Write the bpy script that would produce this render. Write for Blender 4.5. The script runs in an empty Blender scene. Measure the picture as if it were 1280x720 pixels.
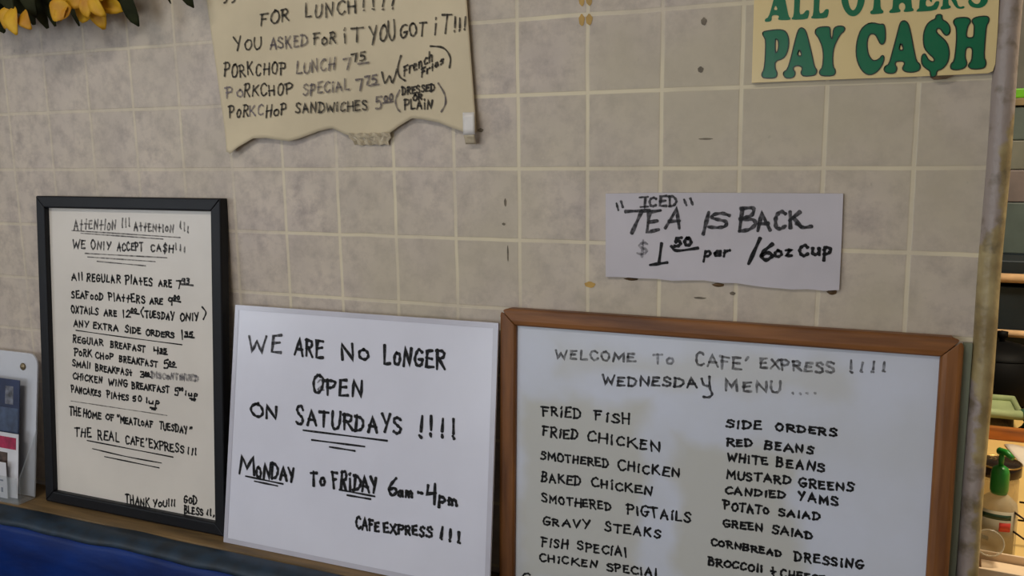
import bpy, bmesh, math, random
from mathutils import Vector, Matrix
random.seed(7)
S = bpy.context.scene
COL = S.collection
R = math.radians

# ------------------------------------------------------------ camera, light, exposure
cam_d = bpy.data.cameras.new('camera')
cam_d.sensor_width = 36.0
cam_d.lens = 1085.389 / 1280 * 36.0
cam_d.clip_start = 0.02
cam = bpy.data.objects.new('camera', cam_d)
COL.objects.link(cam)
cam.location = (1.580992, -1.218507, -0.179180)
cam.rotation_euler = (1.4063492, 0.0136525, 0.3975517)
S.camera = cam

W = bpy.data.worlds.new('daylight_sky')
S.world = W
W.use_nodes = True
W.node_tree.nodes['Background'].inputs[0].default_value = (0.62, 0.74, 1.0, 1)
W.node_tree.nodes['Background'].inputs[1].default_value = 0.6

def area(name, loc, rot, sx, sy, power, col):
    d = bpy.data.lights.new(name, 'AREA')
    d.shape = 'RECTANGLE'; d.size = sx; d.size_y = sy
    d.energy = power; d.color = col
    o = bpy.data.objects.new(name, d)
    o.location = loc; o.rotation_euler = rot
    COL.objects.link(o)
    return o
# daylight coming in at the two windows of the dining room
area('window_daylight_left', (-2.42, -3.2, 0.1), (0, R(-90), 0), 1.4, 1.6, 36, (0.86, 0.93, 1.0))
area('window_daylight_rear', (0.1, -4.34, -0.37), (R(90), 0, 0), 2.0, 1.2, 35, (0.88, 0.94, 1.0))
# fluorescent ceiling fittings
area('ceiling_tube_light', (0.5, -1.5, 0.985), (0, 0, 0), 1.2, 0.16, 15.5, (1.0, 0.93, 0.84))
area('ceiling_tube_light', (1.6, -3.0, 0.985), (0, 0, 0), 1.2, 0.16, 4, (1.0, 0.93, 0.84))
# warm kitchen bulb fitting behind the wall
area('kitchen_light', (2.35, 0.45, 0.985), (0, 0, 0), 0.5, 0.3, 40, (1.0, 0.86, 0.66))

VS = S.view_settings
VS.view_transform = 'Standard'; VS.look = 'None'; VS.gamma = 1.0; VS.exposure = 0.0
VS.use_curve_mapping = False
S.cycles.use_denoising = True
S.cycles.max_bounces = 8
S.cycles.transparent_max_bounces = 12

# ------------------------------------------------------------ helpers
def lin(c):
    return tuple((x / 255 / 12.92) if x / 255 <= 0.04045 else ((x / 255 + 0.055) / 1.055) ** 2.4 for x in c)

def mat(name, col, rough=0.5, var=0.0, vscale=20.0, col2=None, metal=0.0, spec=0.5, bump=0.0, bscale=60.0,
        stretch=(1, 1, 1), alpha=1.0, trans=0.0, coat=0.0):
    """Principled surface whose colour drifts between two tones with object-space noise."""
    m = bpy.data.materials.new(name); m.use_nodes = True
    nt = m.node_tree; N = nt.nodes; K = nt.links
    b = N['Principled BSDF']
    c1 = lin(col)
    if col2 is None:
        col2 = tuple(min(255, max(0, x * (1 - var))) for x in col)
    c2 = lin(col2)
    tc = N.new('ShaderNodeTexCoord'); mp = N.new('ShaderNodeMapping')
    mp.inputs['Scale'].default_value = stretch
    K.new(tc.outputs['Object'], mp.inputs[0])
    nz = N.new('ShaderNodeTexNoise'); nz.inputs['Scale'].default_value = vscale; nz.inputs['Detail'].default_value = 5
    K.new(mp.outputs[0], nz.inputs['Vector'])
    mr = N.new('ShaderNodeMapRange'); mr.inputs[1].default_value = 0.35; mr.inputs[2].default_value = 0.65
    K.new(nz.outputs['Fac'], mr.inputs[0])
    mx = N.new('ShaderNodeMix'); mx.data_type = 'RGBA'
    mx.inputs[6].default_value = (*c1, 1); mx.inputs[7].default_value = (*c2, 1)
    K.new(mr.outputs[0], mx.inputs[0]); K.new(mx.outputs[2], b.inputs['Base Color'])
    b.inputs['Roughness'].default_value = rough; b.inputs['Metallic'].default_value = metal
    b.inputs['Specular IOR Level'].default_value = spec
    b.inputs['Alpha'].default_value = alpha
    b.inputs['Transmission Weight'].default_value = trans
    b.inputs['Coat Weight'].default_value = coat
    if bump:
        n2 = N.new('ShaderNodeTexNoise'); n2.inputs['Scale'].default_value = bscale; n2.inputs['Detail'].default_value = 4
        K.new(mp.outputs[0], n2.inputs['Vector'])
        bp = N.new('ShaderNodeBump'); bp.inputs['Strength'].default_value = bump; bp.inputs['Distance'].default_value = 0.004
        K.new(n2.outputs['Fac'], bp.inputs['Height']); K.new(bp.outputs[0], b.inputs['Normal'])
    return m

def clear(name, col, alpha, rough=0.1):
    """thin clear plastic / glass: part see-through, part glossy tinted film"""
    return mat(name, col, rough, 0.05, 8, alpha=alpha, spec=0.6)

class MB:
    def __init__(s): s.v = []; s.f = []; s.m = []; s.sm = []
    def add(s, vs, fs, mi=0, smooth=False):
        o = len(s.v); s.v += [tuple(p) for p in vs]
        for f in fs: s.f.append([i + o for i in f]); s.m.append(mi); s.sm.append(smooth)
    def box(s, a, b, mi=0):
        x0, y0, z0 = a; x1, y1, z1 = b
        s.add([(x0,y0,z0),(x1,y0,z0),(x1,y1,z0),(x0,y1,z0),(x0,y0,z1),(x1,y0,z1),(x1,y1,z1),(x0,y1,z1)],
              [(3,2,1,0),(4,5,6,7),(0,1,5,4),(1,2,6,5),(2,3,7,6),(3,0,4,7)], mi)
    def tube(s, pts, rad, n=10, mi=0, caps=True):
        pts = [Vector(p) for p in pts]; rr = rad if isinstance(rad, (list, tuple)) else [rad] * len(pts)
        rings = []
        up = Vector((0.31, 0.2, 0.93))
        for i, p in enumerate(pts):
            t = (pts[min(i+1, len(pts)-1)] - pts[max(i-1, 0)]).normalized()
            a = t.cross(up)
            if a.length < 1e-3: a = t.cross(Vector((1, 0, 0)))
            a.normalize(); b = t.cross(a)
            rings.append([p + (a * math.cos(2*math.pi*k/n) + b * math.sin(2*math.pi*k/n)) * rr[i] for k in range(n)])
        s.grid(rings, mi, True, True)
        if caps:
            o = len(s.v) - n * len(pts)
            s.f.append([o + k for k in range(n)][::-1]); s.m.append(mi); s.sm.append(False)
            s.f.append([o + (len(pts)-1) * n + k for k in range(n)]); s.m.append(mi); s.sm.append(False)
    def grid(s, rows, mi=0, smooth=True, wrap=False):
        n = len(rows[0]); vs = [p for r in rows for p in r]; fs = []
        for i in range(len(rows) - 1):
            for k in range(n if wrap else n - 1):
                k2 = (k + 1) % n
                fs.append((i*n + k, i*n + k2, (i+1)*n + k2, (i+1)*n + k))
        s.add(vs, fs, mi, smooth)
    def lathe(s, prof, c=(0, 0, 0), n=28, sx=1.0, sy=1.0, mi=0):
        rows = [[(c[0] + r*sx*math.cos(2*math.pi*k/n), c[1] + r*sy*math.sin(2*math.pi*k/n), c[2] + z) for k in range(n)] for r, z in prof]
        s.grid(rows, mi, True, True)
    def build(s, name, mats, parent=None, bevel=0.0, solid=0.0, mat4=None, seg=2):
        me = bpy.data.meshes.new(name)
        vs = s.v if mat4 is None else [tuple(mat4 @ Vector(p)) for p in s.v]
        me.from_pydata(vs, [], s.f)
        if not isinstance(mats, (list, tuple)): mats = [mats]
        for m in mats: me.materials.append(m)
        me.polygons.foreach_set('material_index', s.m)
        me.polygons.foreach_set('use_smooth', s.sm)
        bm = bmesh.new(); bm.from_mesh(me)
        if solid == 0.0: bmesh.ops.recalc_face_normals(bm, faces=bm.faces)
        bm.to_mesh(me); bm.free()
        me.update()
        o = bpy.data.objects.new(name, me); COL.objects.link(o)
        if parent: o.parent = parent
        if solid:
            md = o.modifiers.new('thickness', 'SOLIDIFY'); md.thickness = solid; md.offset = 0
        if bevel:
            md = o.modifiers.new('edges', 'BEVEL'); md.width = bevel; md.segments = seg; md.limit_method = 'ANGLE'; md.angle_limit = R(40)
        return o

def tag(o, label=None, cat=None, group=None, kind=None):
    if label: o['label'] = label
    if cat: o['category'] = cat
    if group: o['group'] = group
    if kind: o['kind'] = kind
    return o
def thing(name, label, cat, loc=(0, 0, 0), rot=(0, 0, 0), group=None):
    o = bpy.data.objects.new(name, None); COL.objects.link(o)
    o.empty_display_size = 0.05
    o.location = loc; o.rotation_euler = rot
    return tag(o, label, cat, group)
def struct(o): return tag(o, kind='structure')

def fill_poly(name, loops_list, mats, parent=None, y=0.0, thick=0.0, smooth=0, outline=0.0, ol_mat=1):
    """flat shapes in the local x-z plane (outline + holes), with a thickness and an optional drawn outline"""
    cu = bpy.data.curves.new(name, 'CURVE'); cu.dimensions = '2D'; cu.fill_mode = 'BOTH' if thick else 'FRONT'
    cu.extrude = thick / 2
    allp = []
    for loops in loops_list:
        for lp in loops:
            p = [tuple(q) for q in lp]
            for _ in range(smooth):                       # corner cutting keeps the drawn outline soft
                q = []
                for i in range(len(p)):
                    a, b = p[i], p[(i + 1) % len(p)]
                    q += [(a[0]*.75 + b[0]*.25, a[1]*.75 + b[1]*.25), (a[0]*.25 + b[0]*.75, a[1]*.25 + b[1]*.75)]
                p = q
            allp.append(p)
            sp = cu.splines.new('POLY'); sp.points.add(len(p) - 1); sp.use_cyclic_u = True
            for i, q in enumerate(p): sp.points[i].co = (q[0], q[1], 0, 1)
    tmp = bpy.data.objects.new('tmp', cu); COL.objects.link(tmp)
    dg = bpy.context.evaluated_depsgraph_get()
    src = bpy.data.meshes.new_from_object(tmp.evaluated_get(dg))
    mb = MB()
    mb.add([(v.co.x, y + v.co.z * -1, v.co.y) for v in src.vertices], [list(f.vertices) for f in src.polygons], 0)
    bpy.data.objects.remove(tmp); bpy.data.curves.remove(cu); bpy.data.meshes.remove(src)
    if outline:
        for p in allp: ribbon(mb, p + [p[0], p[1]], outline, y - 0.0004, ol_mat, wob=0)
    return mb.build(name, mats, parent)

# ---- marker handwriting: single-stroke letters; 's' strokes are smoothed
GLYPH = {
'A': (.66, [[(0,0),(.3,1),(.64,0)], [(.12,.36),(.54,.36)]]),
'B': (.56, [[(.04,1),(0,0)], ['s',(.0,1),(.38,.95),(.42,.72),(.2,.54),(.03,.52)], ['s',(.03,.52),(.42,.46),(.52,.22),(.34,.02),(0,0)]]),
'C': (.55, [['s',(.54,.86),(.36,1),(.1,.82),(0,.45),(.12,.08),(.34,0),(.56,.14)]]),
'D': (.6, [[(.05,1),(.03,0)], ['s',(-.04,.98),(.3,.95),(.56,.68),(.56,.34),(.34,.05),(-.02,0)]]),
'E': (.5, [[(.46,.98),(.04,.97),(0,0),(.5,.03)], [(.02,.52),(.38,.54)]]),
'F': (.5, [[(.04,.98),(.02,0)], [(-.06,1),(.5,.96)], [(.03,.55),(.36,.56)]]),
'G': (.6, [['s',(.54,.9),(.34,1),(.1,.82),(0,.42),(.14,.06),(.38,0),(.56,.16),(.57,.4)], [(.3,.42),(.62,.42)]]),
'H': (.56, [[(.02,1),(0,0)], [(.54,1),(.54,0)], [(0,.5),(.54,.52)]]),
'I': (.2, [[(.1,1),(.1,0)]]),
'J': (.45, [['s',(.4,1),(.4,.3),(.25,0),(0,.16)]]),
'K': (.58, [[(.03,1),(0,0)], [(.52,1),(.03,.45)], [(.18,.58),(.58,0)]]),
'L': (.48, [[(.04,1),(0,.02),(.48,.05)]]),
'M': (.76, [[(0,0),(.06,1),(.36,.3),(.66,1),(.74,0)]]),
'N': (.6, [[(0,0),(.03,1),(.54,.02),(.58,1)]]),
'O': (.6, [['s',(.34,1),(.08,.8),(0,.42),(.16,.04),(.42,.02),(.6,.36),(.54,.8),(.3,1),(.2,.96)]]),
'P': (.54, [[(.04,1),(.02,0)], ['s',(-.08,.96),(.3,1),(.52,.84),(.46,.56),(.2,.46),(.03,.48)]]),
'Q': (.6, [['s',(.34,1),(.08,.8),(0,.42),(.16,.04),(.42,.02),(.6,.36),(.54,.8),(.3,1)], [(.36,.25),(.64,-.08)]]),
'R': (.56, [[(.04,1),(.02,0)], ['s',(-.04,.97),(.32,1),(.48,.82),(.4,.58),(.03,.5)], [(.16,.52),(.56,0)]]),
'S': (.52, [['s',(.5,.86),(.34,1),(.1,.93),(.06,.7),(.26,.54),(.48,.36),(.46,.1),(.22,0),(0,.1)]]),
'T': (.58, [[(.28,1),(.26,0)], [(-.02,.98),(.58,1)]]),
'U': (.56, [['s',(.02,1),(0,.4),(.12,.04),(.36,.02),(.52,.34),(.55,1)]]),
'V': (.58, [[(0,1),(.28,0),(.58,1)]]),
'W': (.84, [[(0,1),(.2,0),(.42,.72),(.6,0),(.84,1)]]),
'X': (.56, [[(0,1),(.56,0)], [(.54,1),(0,0)]]),
'Y': (.56, [[(0,1),(.26,.5)], [(.56,1),(.2,0)]]),
'Z': (.54, [[(0,.97),(.52,1),(0,.02),(.56,.02)]]),
'a': (.5, [['s',(.42,.6),(.2,.66),(.02,.34),(.14,.02),(.34,.1),(.42,.56)], [(.42,.62),(.48,0)]]),
'c': (.42, [['s',(.42,.52),(.24,.66),(.02,.38),(.12,.04),(.42,.08)]]),
'e': (.44, [['s',(.04,.32),(.38,.38),(.34,.6),(.14,.62),(.02,.32),(.12,.04),(.42,.08)]]),
'h': (.46, [[(.03,1),(0,0)], ['s',(.02,.4),(.2,.62),(.38,.5),(.42,0)]]),
'i': (.16, [[(.08,.62),(.07,0)], [(.07,.88),(.1,.97)]]),
'l': (.16, [[(.08,1),(.07,0)]]),
'm': (.7, [[(.02,.62),(0,0)], ['s',(.02,.4),(.16,.62),(.3,.5),(.32,0)], ['s',(.33,.4),(.48,.62),(.62,.5),(.66,0)]]),
'n': (.44, [[(.02,.62),(0,0)], ['s',(.02,.4),(.18,.62),(.36,.5),(.4,0)]]),
'o': (.5, [['s',(.26,.68),(.04,.5),(.06,.12),(.28,0),(.48,.22),(.44,.56),(.22,.68)]]),
'p': (.46, [[(.04,.64),(0,-.5)], ['s',(.03,.5),(.22,.68),(.44,.46),(.36,.1),(.04,.06)]]),
'r': (.36, [[(.02,.62),(0,0)], ['s',(.02,.36),(.16,.6),(.36,.58)]]),
's': (.38, [['s',(.36,.56),(.18,.66),(.06,.5),(.3,.3),(.3,.06),(.02,.04)]]),
't': (.46, [[(.22,.95),(.2,0)], [(0,.52),(.46,.56)]]),
'u': (.46, [['s',(.02,.62),(.02,.14),(.2,0),(.4,.2),(.42,.62)], [(.42,.62),(.46,0)]]),
'z': (.42, [[(.02,.62),(.4,.64),(.02,.02),(.44,.02)]]),
'0': (.54, [['s',(.3,1),(.06,.76),(.04,.26),(.24,0),(.48,.24),(.48,.76),(.26,1)]]),
'1': (.18, [[(.1,1),(.08,0)]]),
'2': (.54, [['s',(.02,.8),(.24,1),(.48,.8),(.34,.42),(.02,.04)], [(.02,.04),(.56,.06)]]),
'3': (.5, [['s',(.04,.95),(.4,.94),(.42,.66),(.18,.54),(.46,.42),(.42,.06),(.0,.06)]]),
'4': (.54, [[(.08,1),(.02,.5),(.5,.52)], [(.48,1),(.44,0)]]),
'5': (.5, [[(.5,1),(.1,.97),(.06,.58)], ['s',(.06,.58),(.38,.6),(.48,.3),(.3,.02),(0,.06)]]),
'6': (.52, [['s',(.44,1),(.12,.62),(.02,.24),(.24,0),(.5,.2),(.36,.46),(.06,.3)]]),
'7': (.52, [[(0,.95),(.5,1),(.28,0)]]),
'9': (.5, [['s',(.46,.84),(.22,1),(.02,.74),(.2,.5),(.46,.66),(.46,.9)], [(.47,.9),(.4,0)]]),
'!': (.16, [[(.1,1),(.07,.3)], [(.05,.05),(.08,.0)]]),
'.': (.14, [[(.05,.05),(.09,.0)]]),
',': (.14, [[(.09,.1),(.03,-.12)]]),
"'": (.14, [[(.09,1),(.04,.76)]]),
'"': (.26, [[(.06,1),(.04,.74)], [(.22,1),(.2,.74)]]),
'-': (.36, [[(.02,.45),(.34,.47)]]),
'&': (.3, [[(.1,1),(.12,.82)], [(.1,.6),(.14,.4)], [(.12,.2),(.14,0)], [(.0,.5),(.3,.52)]]),
'$': (.52, [['s',(.5,.86),(.34,1),(.1,.93),(.06,.7),(.26,.54),(.48,.36),(.46,.1),(.22,0),(0,.1)], [(.28,1.2),(.24,-.2)]]),
}
def smooth_pts(p, n=5):
    out = []
    for i in range(len(p) - 1):
        a = p[max(i-1, 0)]; b = p[i]; c = p[i+1]; d = p[min(i+2, len(p)-1)]
        for k in range(n):
            t = k / n; t2 = t*t; t3 = t2*t
            out.append(tuple(.5*((2*b[j]) + (-a[j]+c[j])*t + (2*a[j]-5*b[j]+4*c[j]-d[j])*t2 + (-a[j]+3*b[j]-3*c[j]+d[j])*t3) for j in (0, 1)))
    out.append(p[-1])
    return out
_lift = [0]
def ribbon(mb, p, wd, y, mi, wob=.22):
    """a flat pen stroke along 2-D points (x, z) lying at depth y"""
    _lift[0] = (_lift[0] + 1) % 40
    yy = y - _lift[0] * 4e-6
    n = len(p); L = []; Rr = []
    ph = random.random() * 6
    for i in range(n):
        a = p[max(i-1, 0)]; b = p[min(i+1, n-1)]
        tx, tz = b[0]-a[0], b[1]-a[1]; l = math.hypot(tx, tz) or 1e-6
        tx /= l; tz /= l
        k = 1.0
        if 0 < i < n-1:
            ux, uz = p[i][0]-a[0], p[i][1]-a[1]; ul = math.hypot(ux, uz) or 1e-6
            c = abs((ux*-tz + uz*tx) / ul); k = 1 / max(.6, math.sqrt(max(.0, 1 - c*c)))
        h = wd / 2 * k * (1 + wob * math.sin(ph + i * 1.3))
        q = p[i]
        if i == 0: q = (q[0] - tx*wd*.3, q[1] - tz*wd*.3)
        if i == n-1: q = (q[0] + tx*wd*.3, q[1] + tz*wd*.3)
        L.append((q[0] - tz*h, yy, q[1] + tx*h)); Rr.append((q[0] + tz*h, yy, q[1] - tx*h))
        if i in (0, n-1):                                  # narrow the pen end so it is not square
            e = wd*.28*(-1 if i == 0 else 1)
            L2 = (q[0] + tx*e - tz*h*.45, yy, q[1] + tz*e + tx*h*.45); R2 = (q[0] + tx*e + tz*h*.45, yy, q[1] + tz*e - tx*h*.45)
            if i == 0: L.insert(0, L2); Rr.insert(0, R2)
            else: L.append(L2); Rr.append(R2)
    m = len(L)
    mb.add(L + Rr, [(i, i+1, m+i+1, m+i) for i in range(m-1)], mi)

def write(parent, lines, y, pen, inks, name='text_line'):
    rnd = random.Random(3)
    flat = []
    for ln in lines:                                       # ruled strokes on their own are parts of their own
        if all(e[0] == 'l' for e in ln): flat += [('underline', [e]) for e in ln]
        else:                                              # phrases well apart on one line are parts of their own
            sp = sorted([((min(q[0] for q in e[1]), max(q[0] for q in e[1])) if e[0] == 'l' else (e[2], e[4])) + (e,) for e in ln], key=lambda s_: s_[0])
            cur, end = [sp[0][2]], sp[0][1]
            for a, c, e in sp[1:]:
                if a - end > .0165: flat.append((name, cur)); cur = []
                cur.append(e); end = max(end, c)
            flat.append((name, cur))
    for name, ln in flat:
        mb = MB()
        used = []
        for e in ln:
            ink = e[-2]; wd = pen * e[-1]
            if ink not in used: used.append(ink)
            mi = used.index(ink)
            if e[0] == 'l':
                p = e[1] if len(e[1]) < 3 else smooth_pts([tuple(q) for q in e[1]])
                p = [tuple(q) for q in p]
                if len(p) == 2:
                    p = [(p[0][0] + (p[1][0]-p[0][0])*t/6, p[0][1] + (p[1][1]-p[0][1])*t/6) for t in range(7)]
                ribbon(mb, p, wd, y, mi)
                continue
            _, s, u0, v0, u1, v1, h, sh, _, _ = e
            gap = .27
            tot = sum(GLYPH[c][0] for c in s) + gap * (len(s) - 1)
            span = math.hypot(u1-u0, v1-v0); du, dv = (u1-u0)/span, (v1-v0)/span
            k = span / tot; x = 0
            if len(s) > 2 and s[0] != '!': k *= .94
            for n_c, c in enumerate(s):
                gw, st = GLYPH[c]
                hh = h * rnd.uniform(.84, 1.06) * (1.1 if n_c == 0 and len(s) > 3 else 1); kk = k * rnd.uniform(.86, 1.06); dz = h * rnd.uniform(-.07, .07)
                tilt = rnd.uniform(-.1, .1)
                for q in st:
                    sm = q[0] == 's'
                    p = [tuple(a) for a in (q[1:] if sm else q)]
                    p = [(a[0] + rnd.uniform(-.035, .035), a[1] + rnd.uniform(-.04, .04)) for a in p]
                    p = smooth_pts(p) if sm else [p[0]] + [w for i in range(len(p)-1) for w in
                        [((p[i][0]*2 + p[i+1][0])/3, (p[i][1]*2 + p[i+1][1])/3), ((p[i][0] + p[i+1][0]*2)/3, (p[i][1] + p[i+1][1]*2)/3), p[i+1]]]
                    o = []
                    for a, b in p:
                        X = x + a * kk; Z = b * hh + dz
                        o.append((u0 + du*X + Z*(sh + tilt), v0 + dv*X + Z))
                    ribbon(mb, o, wd, y, mi)
                x += (gw + gap) * k
        mb.build(name, [inks[i] for i in used], parent)

def frame_rails(parent, w, h, prof, m, r=0.0, name='frame_rail'):
    """four mitred rails round the rectangle x in [-w/2, w/2], z in [0, h]; prof = (distance in, depth y)"""
    def off(d):
        if r and d < r*(1-.7071): return r - math.sqrt(max(0, r*r - (r-d)**2))
        return d
    cs = [(-w/2, 0), (w/2, 0), (w/2, h), (-w/2, h)]
    for i in range(4):
        a = cs[i]; b = cs[(i+1) % 4]
        L = math.hypot(b[0]-a[0], b[1]-a[1]); t = ((b[0]-a[0])/L, (b[1]-a[1])/L); nn = (-t[1], t[0])
        g = .0003
        r0 = [(a[0] + t[0]*(off(d)+g) + nn[0]*d, y, a[1] + t[1]*(off(d)+g) + nn[1]*d) for d, y in prof]
        r1 = [(a[0] + t[0]*(L-off(d)-g) + nn[0]*d, y, a[1] + t[1]*(L-off(d)-g) + nn[1]*d) for d, y in prof]
        mb = MB(); mb.grid([r0, r1], 0, False, True)
        n = len(prof); mb.f += [list(range(n)), list(range(n, 2*n))[::-1]]; mb.m += [0, 0]; mb.sm += [False, False]
        mb.build(name, m[i % 2], parent, bevel=.0012)

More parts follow.
